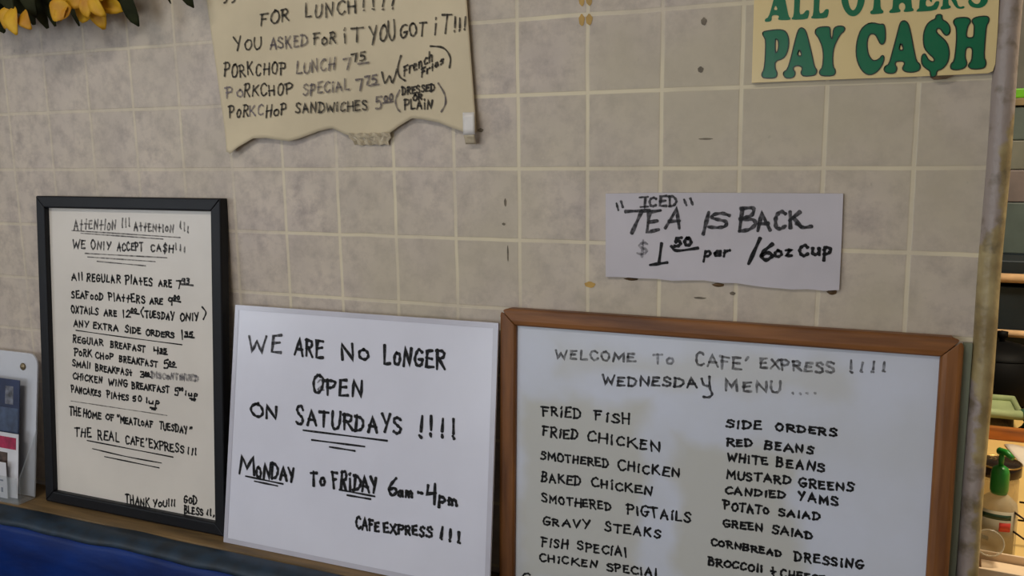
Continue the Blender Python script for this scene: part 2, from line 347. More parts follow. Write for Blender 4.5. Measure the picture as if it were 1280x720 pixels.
# ------------------------------------------------------------ what is written on the signs (metres on each sign's face)
TEXT = {
 'lunch': [
  [["l", [[0.0418, 0.2602], [0.039, 0.2524], [0.0346, 0.2503]], 0, 1], ["l", [[0.0584, 0.2598], [0.0557, 0.252], [0.0514, 0.2499]], 0, 1]],
  [["w", "FOR", 0.108, 0.2093, 0.1673, 0.2126, 0.0204, 0.071, 0, 1], ["w", "LUNCH", 0.1962, 0.2142, 0.2977, 0.2177, 0.0209, 0.056, 0, 1], ["w", "!!!!", 0.3032, 0.2196, 0.3615, 0.2178, 0.0185, 0.045, 0, 1]],
  [["w", "YoU", 0.0501, 0.1711, 0.1093, 0.1732, 0.0221, 0.078, 0, 1], ["w", "ASKED", 0.1229, 0.1709, 0.2008, 0.1714, 0.0181, 0.067, 2, 1], ["w", "FoR", 0.2096, 0.1725, 0.2545, 0.1732, 0.017, 0.058, 0, 1], ["w", "iT", 0.2666, 0.1725, 0.3001, 0.1733, 0.0236, 0.051, 0, 1], ["w", "YOU", 0.3153, 0.1675, 0.3641, 0.1738, 0.0262, 0.044, 0, 1], ["w", "GOT", 0.3691, 0.175, 0.4166, 0.1767, 0.0192, 0.036, 0, 1], ["w", "iT", 0.4277, 0.1753, 0.4573, 0.1757, 0.0261, 0.03, 0, 1], ["w", "!!!", 0.4616, 0.1776, 0.4808, 0.1794, 0.0198, 0.026, 0, 1]],
  [["w", "PORKCHOP", 0.0244, 0.1307, 0.1598, 0.1307, 0.0202, 0.076, 0, 1], ["w", "LUNCH", 0.1736, 0.1289, 0.2512, 0.1314, 0.0188, 0.06, 2, 1], ["w", "7", 0.2636, 0.1324, 0.2767, 0.1334, 0.0177, 0.053, 2, 1], ["w", "75", 0.2809, 0.1425, 0.3051, 0.1444, 0.0138, 0.05, 0, 1], ["l", [[0.2919, 0.1389], [0.3104, 0.1403]], 2, 1]],
  [["w", "Po", 0.0257, 0.0949, 0.0619, 0.0953, 0.0199, 0.082, 3, 1], ["w", "RKCHOP", 0.064, 0.0953, 0.1686, 0.0983, 0.0179, 0.073, 0, 1], ["w", "SPECiAL", 0.1841, 0.0937, 0.2788, 0.0999, 0.0165, 0.057, 2, 1], ["w", "7", 0.2871, 0.0989, 0.2988, 0.0992, 0.0178, 0.049, 2, 1], ["w", "75", 0.3023, 0.1061, 0.3244, 0.1075, 0.0138, 0.047, 2, 1], ["l", [[0.3106, 0.1046], [0.328, 0.1058]], 2, 1], ["l", [[0.3343, 0.124], [0.339, 0.1077], [0.3475, 0.1177], [0.3525, 0.108], [0.3614, 0.1273]], 0, 1], ["l", [[0.3693, 0.1473], [0.3633, 0.131], [0.3654, 0.1169], [0.3749, 0.1101]], 0, 1], ["w", "French", 0.3734, 0.117, 0.4274, 0.1385, 0.0149, 0.035, 0, 1], ["w", "Fries", 0.4041, 0.1142, 0.4452, 0.1339, 0.0111, 0.032, 0, 1], ["l", [[0.4216, 0.1591], [0.4428, 0.1554], [0.4543, 0.1416], [0.4526, 0.1262]], 0, 1]],
  [["w", "PoR", 0.0304, 0.062, 0.072, 0.0643, 0.0183, 0.081, 0, 1], ["w", "KC", 0.0736, 0.0635, 0.1013, 0.0644, 0.0173, 0.076, 3, 1], ["w", "HoP", 0.1072, 0.061, 0.1513, 0.0648, 0.0179, 0.071, 0, 1], ["w", "SANDWiCHES", 0.1675, 0.066, 0.3144, 0.0677, 0.0158, 0.056, 0, 1], ["w", "5", 0.3209, 0.069, 0.3337, 0.0695, 0.017, 0.045, 2, 1], ["w", "00", 0.336, 0.0798, 0.3523, 0.0812, 0.0092, 0.042, 2, 1], ["l", [[0.3349, 0.0771], [0.3522, 0.0789]], 2, 1], ["l", [[0.3646, 0.0953], [0.3573, 0.0818], [0.359, 0.0695], [0.3642, 0.0632]], 2, 1], ["w", "DRESSED", 0.3697, 0.0891, 0.4294, 0.093, 0.0105, 0.035, 0, 1], ["w", "OR", 0.3888, 0.0793, 0.4038, 0.0804, 0.0083, 0.036, 0, 1], ["w", "PLAiN", 0.3732, 0.0653, 0.4242, 0.0669, 0.0136, 0.035, 0, 1], ["l", [[0.4331, 0.1033], [0.443, 0.0877], [0.4442, 0.0727], [0.437, 0.0613]], 2, 1]],
 ],
 'attention': [
  [["w", "AttENtioN", -0.1373, 0.5453, -0.0223, 0.5482, 0.0182, 0.036, 1, 1], ["w", "!!!", -0.0144, 0.5521, 0.0057, 0.5546, 0.0159, 0.031, 1, 1]],
  [["w", "AttENtioN", 0.0154, 0.548, 0.1166, 0.5472, 0.0136, 0.027, 1, 1], ["w", "!!!", 0.1251, 0.5547, 0.1454, 0.5468, 0.0126, 0.022, 1, 1]],
  [["l", [[-0.1431, 0.5431], [0.1247, 0.5373]], 1, 0.7], ["l", [[-0.1196, 0.5386], [0.0844, 0.5333]], 1, 0.7]],
  [["w", "WE", -0.1428, 0.5087, -0.1093, 0.5098, 0.0179, 0.039, 4, 1], ["w", "ONlY", -0.0936, 0.5089, -0.0415, 0.5098, 0.0147, 0.035, 4, 1], ["w", "ACCEPT", -0.0275, 0.5088, 0.0409, 0.5103, 0.0145, 0.03, 4, 1], ["w", "CA$H", 0.0559, 0.5108, 0.1106, 0.5104, 0.0125, 0.025, 4, 1], ["w", "!!!", 0.1137, 0.5167, 0.1375, 0.5102, 0.0107, 0.023, 1, 1]],
  [["l", [[-0.1101, 0.5003], [0.0928, 0.4996]], 1, 0.7], ["l", [[-0.1034, 0.4937], [0.0648, 0.4914]], 1, 0.7], ["l", [[-0.0792, 0.4863], [0.0412, 0.4827]], 1, 0.7]],
  [["w", "All", -0.1469, 0.4484, -0.1165, 0.4484, 0.0138, 0.039, 0, 1], ["w", "REGULAR", -0.1068, 0.4474, -0.0169, 0.4482, 0.0136, 0.035, 0, 1], ["w", "PlAtES", -0.0084, 0.4474, 0.0617, 0.4468, 0.0145, 0.029, 0, 1], ["w", "ARE", 0.0722, 0.4465, 0.1051, 0.4467, 0.012, 0.025, 0, 1], ["w", "7", 0.1142, 0.4455, 0.1244, 0.446, 0.0156, 0.023, 0, 1], ["w", "93", 0.1275, 0.4541, 0.1449, 0.4544, 0.0102, 0.022, 4, 1], ["l", [[0.1253, 0.4529], [0.1527, 0.452]], 4, 1]],
  [["w", "SEAFooD", -0.1483, 0.4121, -0.0622, 0.4133, 0.0132, 0.037, 0, 1], ["w", "PlAttERS", -0.0518, 0.4145, 0.0438, 0.4135, 0.0141, 0.031, 0, 1], ["w", "ARE", 0.0503, 0.4133, 0.0825, 0.4141, 0.0104, 0.026, 0, 1], ["w", "9", 0.0951, 0.4142, 0.1054, 0.4148, 0.0149, 0.024, 0, 1], ["w", "00", 0.1079, 0.4241, 0.121, 0.4243, 0.0063, 0.023, 0, 1], ["l", [[0.1074, 0.4218], [0.1231, 0.4204]], 0, 1]],
  [["w", "OXTAiLS", -0.1503, 0.3841, -0.0768, 0.3845, 0.0127, 0.038, 0, 1], ["w", "ARE", -0.0648, 0.384, -0.0315, 0.3844, 0.0113, 0.034, 0, 1], ["w", "12", -0.0174, 0.3841, 0.0013, 0.3853, 0.0147, 0.031, 0, 1], ["w", "00", 0.0031, 0.3948, 0.017, 0.3945, 0.007, 0.03, 0, 1], ["l", [[0.0031, 0.393], [0.023, 0.3919]], 0, 1], ["l", [[0.0341, 0.4048], [0.0278, 0.3963], [0.0328, 0.3873]], 0, 1], ["w", "TUESDAY", 0.0382, 0.3871, 0.1114, 0.3861, 0.0127, 0.026, 0, 1], ["w", "ONlY", 0.1224, 0.3868, 0.1672, 0.3886, 0.0136, 0.021, 0, 1], ["l", [[0.1734, 0.4138], [0.1817, 0.4047], [0.1758, 0.3923]], 0, 1]],
  [["w", "ANY", -0.1453, 0.3571, -0.1042, 0.3581, 0.0119, 0.038, 0, 1], ["w", "EXTRA", -0.0934, 0.3567, -0.0271, 0.3565, 0.0112, 0.034, 0, 1], ["w", "SIDE", -0.0125, 0.3549, 0.0282, 0.3547, 0.0111, 0.03, 0, 1], ["w", "ORDERS", 0.0391, 0.3539, 0.1113, 0.3535, 0.0098, 0.026, 0, 1], ["w", "1", 0.1244, 0.3526, 0.1283, 0.3529, 0.0159, 0.023, 0, 1], ["w", "35", 0.1323, 0.3576, 0.1485, 0.3582, 0.0087, 0.022, 0, 1], ["l", [[0.1317, 0.357], [0.1533, 0.3571]], 0, 1]],
  [["l", [[-0.1401, 0.3499], [-0.0267, 0.3459], [0.1248, 0.3419]], 0, 0.6]],
  [["w", "REGUlAR", -0.1484, 0.3267, -0.065, 0.3249, 0.0119, 0.037, 0, 1], ["w", "BREAFAST", -0.0504, 0.3239, 0.0416, 0.3217, 0.0111, 0.031, 0, 1], ["w", "4", 0.0568, 0.3203, 0.07, 0.3214, 0.012, 0.026, 0, 1], ["w", "35", 0.0721, 0.3236, 0.0875, 0.3238, 0.0088, 0.025, 0, 1], ["l", [[0.072, 0.3215], [0.0894, 0.3211]], 0, 1]],
  [["w", "PoRK", -0.1457, 0.3001, -0.0979, 0.3024, 0.0126, 0.038, 0, 1], ["w", "CHoP", -0.0896, 0.2993, -0.0423, 0.3011, 0.0108, 0.035, 0, 1], ["w", "BREAKFAST", -0.029, 0.2974, 0.0714, 0.2954, 0.0111, 0.029, 0, 1], ["w", "5", 0.082, 0.2938, 0.0914, 0.2946, 0.0151, 0.025, 0, 1], ["w", "00", 0.0936, 0.3026, 0.1068, 0.3027, 0.0062, 0.024, 0, 1], ["l", [[0.0915, 0.2993], [0.11, 0.2988]], 0, 1]],
  [["w", "SMAll", -0.1514, 0.2788, -0.1021, 0.2776, 0.0115, 0.038, 0, 1], ["w", "BREAKFASt", -0.0905, 0.2754, 0.008, 0.273, 0.0113, 0.033, 0, 1], ["w", "3", 0.0238, 0.2728, 0.0328, 0.2736, 0.0111, 0.029, 0, 1], ["w", "00", 0.0343, 0.278, 0.0452, 0.2779, 0.0053, 0.028, 0, 1], ["l", [[0.0335, 0.2758], [0.0478, 0.2753]], 0, 1], ["w", "DISCoNTiNUED", 0.0512, 0.2743, 0.1681, 0.2789, 0.0098, 0.023, 3, 1.3]],
  [["w", "CHiCKEN", -0.1513, 0.2535, -0.069, 0.2513, 0.012, 0.037, 0, 1], ["w", "WiNG", -0.0583, 0.2497, -0.0066, 0.2509, 0.0124, 0.032, 0, 1], ["w", "BREAKFAST", 0.0017, 0.2495, 0.0976, 0.2494, 0.0116, 0.027, 0, 1], ["w", "5", 0.1068, 0.2467, 0.1148, 0.2475, 0.0146, 0.023, 0, 1], ["w", "00", 0.1163, 0.2565, 0.1255, 0.2568, 0.0052, 0.023, 0, 1], ["w", "!", 0.1306, 0.2491, 0.1332, 0.2488, 0.0078, 0.022, 0, 1], ["w", "up", 0.1384, 0.2483, 0.1598, 0.2494, 0.0072, 0.021, 0, 1], ["l", [[0.1412, 0.2442], [0.1542, 0.2437]], 0, 1], ["l", [[0.1454, 0.2418], [0.1525, 0.2412]], 0, 1]],
  [["w", "PANCAKES", -0.1561, 0.2274, -0.0749, 0.2253, 0.0121, 0.037, 0, 1], ["w", "PlAtES", -0.0627, 0.2257, -0.0053, 0.2243, 0.0113, 0.032, 0, 1], ["w", "50", 0.0027, 0.2251, 0.0245, 0.2257, 0.0107, 0.029, 0, 1], ["w", "!", 0.0356, 0.2264, 0.0383, 0.2266, 0.0093, 0.028, 0, 1], ["w", "up", 0.043, 0.2245, 0.0689, 0.2261, 0.0079, 0.027, 0, 1], ["l", [[0.0456, 0.2168], [0.0605, 0.2173]], 0, 1], ["l", [[0.0496, 0.2141], [0.0577, 0.2139]], 0, 1]],
  [["l", [[-0.1587, 0.2085], [-0.0312, 0.2074], [0.0859, 0.2064]], 1, 0.5]],
  [["w", "THE", -0.1637, 0.1811, -0.1321, 0.181, 0.0164, 0.039, 0, 1], ["w", "HOME", -0.1266, 0.1806, -0.0768, 0.18, 0.0142, 0.037, 0, 1], ["w", "OF", -0.0674, 0.1821, -0.0463, 0.1819, 0.011, 0.034, 0, 1], ["w", "\"", -0.0384, 0.1833, -0.0332, 0.1839, 0.012, 0.032, 0, 1], ["w", "MEATLoAF", -0.0294, 0.1793, 0.055, 0.1801, 0.0123, 0.029, 0, 1], ["w", "TUESDAY", 0.0674, 0.1786, 0.1384, 0.1782, 0.0131, 0.024, 0, 1], ["w", "\"", 0.1397, 0.1793, 0.1469, 0.1801, 0.0115, 0.021, 0, 1]],
  [["w", "THE", -0.1502, 0.1396, -0.105, 0.1414, 0.0174, 0.038, 0, 1], ["w", "REAL", -0.0889, 0.1413, -0.0306, 0.1413, 0.0176, 0.034, 0, 1], ["w", "CAFE'", -0.0176, 0.1409, 0.0375, 0.1403, 0.0149, 0.029, 0, 1], ["w", "EXPRESS", 0.0413, 0.1403, 0.1304, 0.1398, 0.0151, 0.025, 0, 1], ["w", "!!!", 0.134, 0.1402, 0.1544, 0.1395, 0.0125, 0.021, 0, 1]],
  [["l", [[-0.1182, 0.1342], [0.0984, 0.1289]], 0, 0.7], ["l", [[-0.1045, 0.1196], [-0.0171, 0.1151], [0.0701, 0.114]], 0, 0.7], ["l", [[-0.0733, 0.1078], [0.0642, 0.1039]], 0, 0.7]],
  [["w", "THANK", -0.0213, 0.0221, 0.0419, 0.0236, 0.0171, 0.029, 0, 1], ["w", "YoU!!!", 0.0477, 0.0255, 0.1048, 0.0371, 0.0129, 0.025, 0, 1]],
  [["w", "GoD", 0.1234, 0.0468, 0.155, 0.0476, 0.0146, 0.021, 0, 1], ["w", "BLESS", 0.1242, 0.0254, 0.1702, 0.0287, 0.0136, 0.021, 0, 1], ["w", "!!,", 0.1768, 0.0307, 0.194, 0.0305, 0.0106, 0.018, 0, 1]],
 ],
 'saturday': [
  [["w", "WE", -0.2224, 0.3454, -0.1518, 0.3483, 0.0304, -0.038, 4, 1], ["w", "ARE", -0.125, 0.3478, -0.0656, 0.3486, 0.0277, -0.039, 0, 1], ["w", "No", -0.0293, 0.349, 0.0213, 0.3493, 0.0258, -0.04, 0, 1], ["w", "LoNGER", 0.0518, 0.3467, 0.1689, 0.348, 0.0281, -0.042, 0, 1]],
  [["w", "OPEN", -0.0852, 0.2874, 0.0193, 0.2886, 0.0273, -0.04, 0, 1], ["l", [[-0.0764, 0.3042], [-0.0703, 0.3094], [-0.0661, 0.3012], [-0.0759, 0.2923], [-0.0634, 0.2922]], 1, 0.5]],
  [["w", "ON", -0.2122, 0.2312, -0.1555, 0.2306, 0.0244, -0.038, 0, 1], ["w", "SATURDAYS", -0.1164, 0.2282, 0.102, 0.2362, 0.0272, -0.04, 0, 1], ["w", "!!!!", 0.1205, 0.2371, 0.1858, 0.2398, 0.0323, -0.042, 0, 1]],
  [["l", [[-0.1024, 0.2197], [0.062, 0.2213]], 0, 0.6], ["l", [[-0.0844, 0.2052], [0.0196, 0.2066]], 0, 0.6], ["l", [[-0.048, 0.1976], [0.0012, 0.1971]], 0, 0.6]],
  [["w", "M", -0.2356, 0.1283, -0.2016, 0.1294, 0.0316, -0.037, 0, 1], ["w", "oNDAY", -0.1982, 0.1271, -0.111, 0.1295, 0.0257, -0.038, 0, 1], ["w", "To", -0.0822, 0.1288, -0.0539, 0.1308, 0.0212, -0.039, 0, 1], ["w", "FRiDAY", -0.0383, 0.1316, 0.0539, 0.1317, 0.0272, -0.04, 0, 1], ["w", "6", 0.0679, 0.1324, 0.0832, 0.1333, 0.028, -0.041, 0, 1], ["w", "am", 0.0861, 0.1337, 0.1134, 0.1351, 0.0139, -0.042, 0, 1], ["l", [[0.1236, 0.1449], [0.13, 0.1445]], 0, 1], ["w", "4", 0.1405, 0.1315, 0.1572, 0.134, 0.0287, -0.042, 0, 1], ["w", "pm", 0.1613, 0.1346, 0.1945, 0.1333, 0.0161, -0.043, 0, 1]],
  [["l", [[-0.2209, 0.1247], [-0.1415, 0.1219]], 0, 0.6], ["l", [[-0.2012, 0.1184], [-0.1528, 0.1169]], 0, 0.6], ["l", [[-0.0258, 0.1281], [0.0423, 0.1268]], 0, 0.6], ["l", [[-0.0102, 0.1212], [0.0343, 0.1211]], 0, 0.6]],
  [["w", "CAFE", 0.0101, 0.0693, 0.055, 0.0699, 0.0168, -0.041, 0, 0.85], ["w", "EXPRESS", 0.0631, 0.0712, 0.1554, 0.0773, 0.0152, -0.042, 0, 0.85], ["w", "!!!", 0.1651, 0.0776, 0.2024, 0.0762, 0.0173, -0.043, 0, 1]],
 ],
 'menu': [
  [["w", "WELCOME", -0.2286, 0.4055, -0.0988, 0.4102, 0.0125, -0.019, 1, 1.1], ["w", "To", -0.0767, 0.4103, -0.0491, 0.412, 0.0122, -0.027, 3, 1.1], ["w", "CAFE'", -0.0173, 0.4136, 0.0579, 0.411, 0.017, -0.034, 1, 1.1], ["w", "EXPRESS", 0.0715, 0.4164, 0.173, 0.4182, 0.014, -0.043, 1, 1.1], ["w", "!!!!", 0.1855, 0.4204, 0.23, 0.4264, 0.0131, -0.05, 1, 1]],
  [["w", "WEDNESDA", -0.1538, 0.3718, -0.0066, 0.3825, 0.0128, -0.026, 4, 1.1], ["l", [[-0.0086, 0.3938], [-0.0056, 0.3859], [-0.0004, 0.3845]], 4, 1.1], ["l", [[0.002, 0.3977], [0.003, 0.3824], [0.0065, 0.3732], [0.002, 0.3684], [-0.005, 0.3682]], 4, 1.1], ["w", "MENU", 0.0256, 0.38, 0.1048, 0.3847, 0.0149, -0.038, 1, 1.1], ["w", "....", 0.1136, 0.3855, 0.1476, 0.3889, 0.0135, -0.044, 3, 1]],
  [["w", "FRiED", -0.2483, 0.315, -0.1832, 0.3163, 0.015, -0.015, 0, 1], ["w", "FiSH", -0.1636, 0.3167, -0.1076, 0.3174, 0.0146, -0.021, 0, 1]],
  [["w", "FRiED", -0.2479, 0.2828, -0.1879, 0.2833, 0.0141, -0.014, 0, 1], ["w", "CHiCKEN", -0.1755, 0.2832, -0.0585, 0.281, 0.0136, -0.023, 0, 1]],
  [["w", "SMOTHERED", -0.2502, 0.2455, -0.1353, 0.2467, 0.012, -0.016, 0, 1], ["w", "CHiCKEN", -0.1268, 0.2453, -0.0298, 0.246, 0.0136, -0.026, 0, 1]],
  [["w", "BAKED", -0.249, 0.2106, -0.1816, 0.2123, 0.0137, -0.014, 0, 1], ["w", "CHiCKEN", -0.1677, 0.2135, -0.0691, 0.2142, 0.0128, -0.022, 0, 1]],
  [["w", "SMOTHERED", -0.2475, 0.1777, -0.1292, 0.1805, 0.0121, -0.017, 0, 1], ["w", "PiGTAiLS", -0.1115, 0.1797, -0.0119, 0.1812, 0.0147, -0.027, 0, 1]],
  [["w", "GRAVY", -0.2457, 0.1415, -0.1659, 0.1464, 0.0122, -0.015, 0, 1], ["w", "STEAKS", -0.1454, 0.1472, -0.0554, 0.1503, 0.0123, -0.024, 0, 1]],
  [["w", "FiSH", -0.2467, 0.1062, -0.2028, 0.1094, 0.0129, -0.014, 0, 1], ["w", "SPECiAl", -0.1885, 0.11, -0.1069, 0.113, 0.0131, -0.02, 0, 1]],
  [["w", "CHiCKEN", -0.2511, 0.0814, -0.1508, 0.0872, 0.0112, -0.016, 0, 1], ["w", "SPECiAl", -0.141, 0.0853, -0.0608, 0.0908, 0.0117, -0.024, 0, 1]],
  [["w", "C", -0.2781, 0.0435, -0.2667, 0.0446, 0.0132, -0.01, 0, 1]],
  [["w", "SiDE", 0.0287, 0.3277, 0.0784, 0.3313, 0.0109, -0.037, 0, 1], ["w", "ORDERS", 0.0953, 0.3313, 0.1792, 0.3329, 0.0097, -0.044, 0, 1]],
  [["w", "RED", 0.0303, 0.302, 0.0664, 0.3046, 0.0101, -0.036, 0, 1], ["w", "BEANS", 0.0819, 0.3036, 0.1496, 0.3042, 0.0098, -0.042, 0, 1]],
  [["w", "WHiTE", 0.0318, 0.2794, 0.0893, 0.2812, 0.011, -0.037, 0, 1], ["w", "BEANS", 0.0985, 0.2806, 0.1647, 0.281, 0.0112, -0.043, 0, 1]],
  [["w", "MUSTARD", 0.032, 0.2536, 0.1221, 0.2582, 0.0105, -0.039, 0, 1], ["w", "GREENS", 0.1299, 0.2559, 0.2024, 0.259, 0.0112, -0.046, 0, 1]],
  [["w", "CANDiED", 0.0309, 0.2319, 0.1169, 0.2365, 0.0096, -0.038, 0, 1], ["w", "YAMS", 0.1292, 0.2364, 0.1838, 0.2362, 0.0112, -0.045, 0, 1]],
  [["w", "POTATo", 0.0301, 0.2082, 0.0935, 0.2103, 0.0109, -0.037, 0, 1], ["w", "SAlAD", 0.1042, 0.2105, 0.1614, 0.2134, 0.0099, -0.043, 0, 1]],
  [["w", "GREEN", 0.0295, 0.183, 0.0865, 0.1847, 0.0105, -0.037, 0, 1], ["w", "SAlAD", 0.0966, 0.184, 0.1526, 0.1844, 0.0102, -0.042, 0, 1]],
  [["w", "CORNBREAD", 0.0129, 0.1526, 0.1167, 0.1524, 0.0086, -0.037, 0, 1], ["w", "DRESSiNG", 0.128, 0.1502, 0.2212, 0.1532, 0.0115, -0.046, 0, 1]],
  [["w", "BROCCOli", 0.0104, 0.1218, 0.0897, 0.1247, 0.0101, -0.036, 0, 1], ["w", "&", 0.0969, 0.1232, 0.103, 0.1233, 0.0114, -0.04, 0, 1], ["w", "CHEESE", 0.1107, 0.1224, 0.1728, 0.1247, 0.0108, -0.044, 0, 1]],
 ],
 'tea': [
  [["l", [[-0.1435, 0.1109], [-0.1409, 0.1021]], 4, 0.9], ["l", [[-0.1368, 0.1141], [-0.1343, 0.1063]], 4, 0.9], ["w", "ICED", -0.1033, 0.1064, -0.0531, 0.1095, 0.0134, -0.015, 4, 1.0], ["l", [[-0.1096, 0.1202], [-0.0979, 0.1213]], 4, 0.7], ["l", [[-0.1081, 0.1067], [-0.0971, 0.1075]], 4, 0.7], ["l", [[-0.0459, 0.1172], [-0.0431, 0.1106]], 4, 1], ["l", [[-0.0373, 0.119], [-0.0345, 0.1118]], 4, 1]],
  [["l", [[-0.1296, 0.0999], [-0.0956, 0.1018]], 4, 1.3], ["l", [[-0.1067, 0.1003], [-0.1203, 0.0697]], 4, 1.5], ["w", "EA", -0.098, 0.0723, -0.0505, 0.0782, 0.0275, 0.165, 4, 1.35], ["l", [[-0.012, 0.0996], [-0.0185, 0.0711]], 4, 1.5], ["w", "S", -0.0109, 0.0799, 0.0137, 0.0811, 0.0229, -0.025, 4, 1.3], ["w", "B", 0.0304, 0.0789, 0.0537, 0.0814, 0.0323, 0.02, 4, 1.4], ["w", "ACK", 0.0544, 0.0789, 0.115, 0.0829, 0.023, -0.036, 4, 1.4], ["l", [[0.1052, 0.0874], [0.1129, 0.0829], [0.1233, 0.0844]], 4, 1.3]],
  [["w", "$", -0.1109, 0.0377, -0.0976, 0.0396, 0.0158, -0.011, 3, 1], ["w", "1", -0.0871, 0.0256, -0.0727, 0.0275, 0.029, 0.136, 0, 1.3], ["l", [[-0.0926, 0.024], [-0.0693, 0.0283]], 0, 1.2], ["w", "50", -0.0581, 0.0518, -0.0334, 0.0553, 0.0121, -0.019, 0, 1.3], ["l", [[-0.0629, 0.0516], [-0.055, 0.0458], [-0.026, 0.0505]], 0, 1.1], ["w", "per", -0.0165, 0.0391, 0.0193, 0.0425, 0.0119, 0.225, 0, 1.0], ["l", [[0.0579, 0.066], [0.0445, 0.0322]], 0, 1.4], ["w", "6", 0.0595, 0.0368, 0.0745, 0.038, 0.0234, -0.033, 0, 1.4], ["w", "oz", 0.0786, 0.0427, 0.0995, 0.0441, 0.0135, -0.036, 0, 1.1], ["w", "Cup", 0.1104, 0.0458, 0.1522, 0.0486, 0.0146, -0.041, 0, 1.2]],
 ],
}
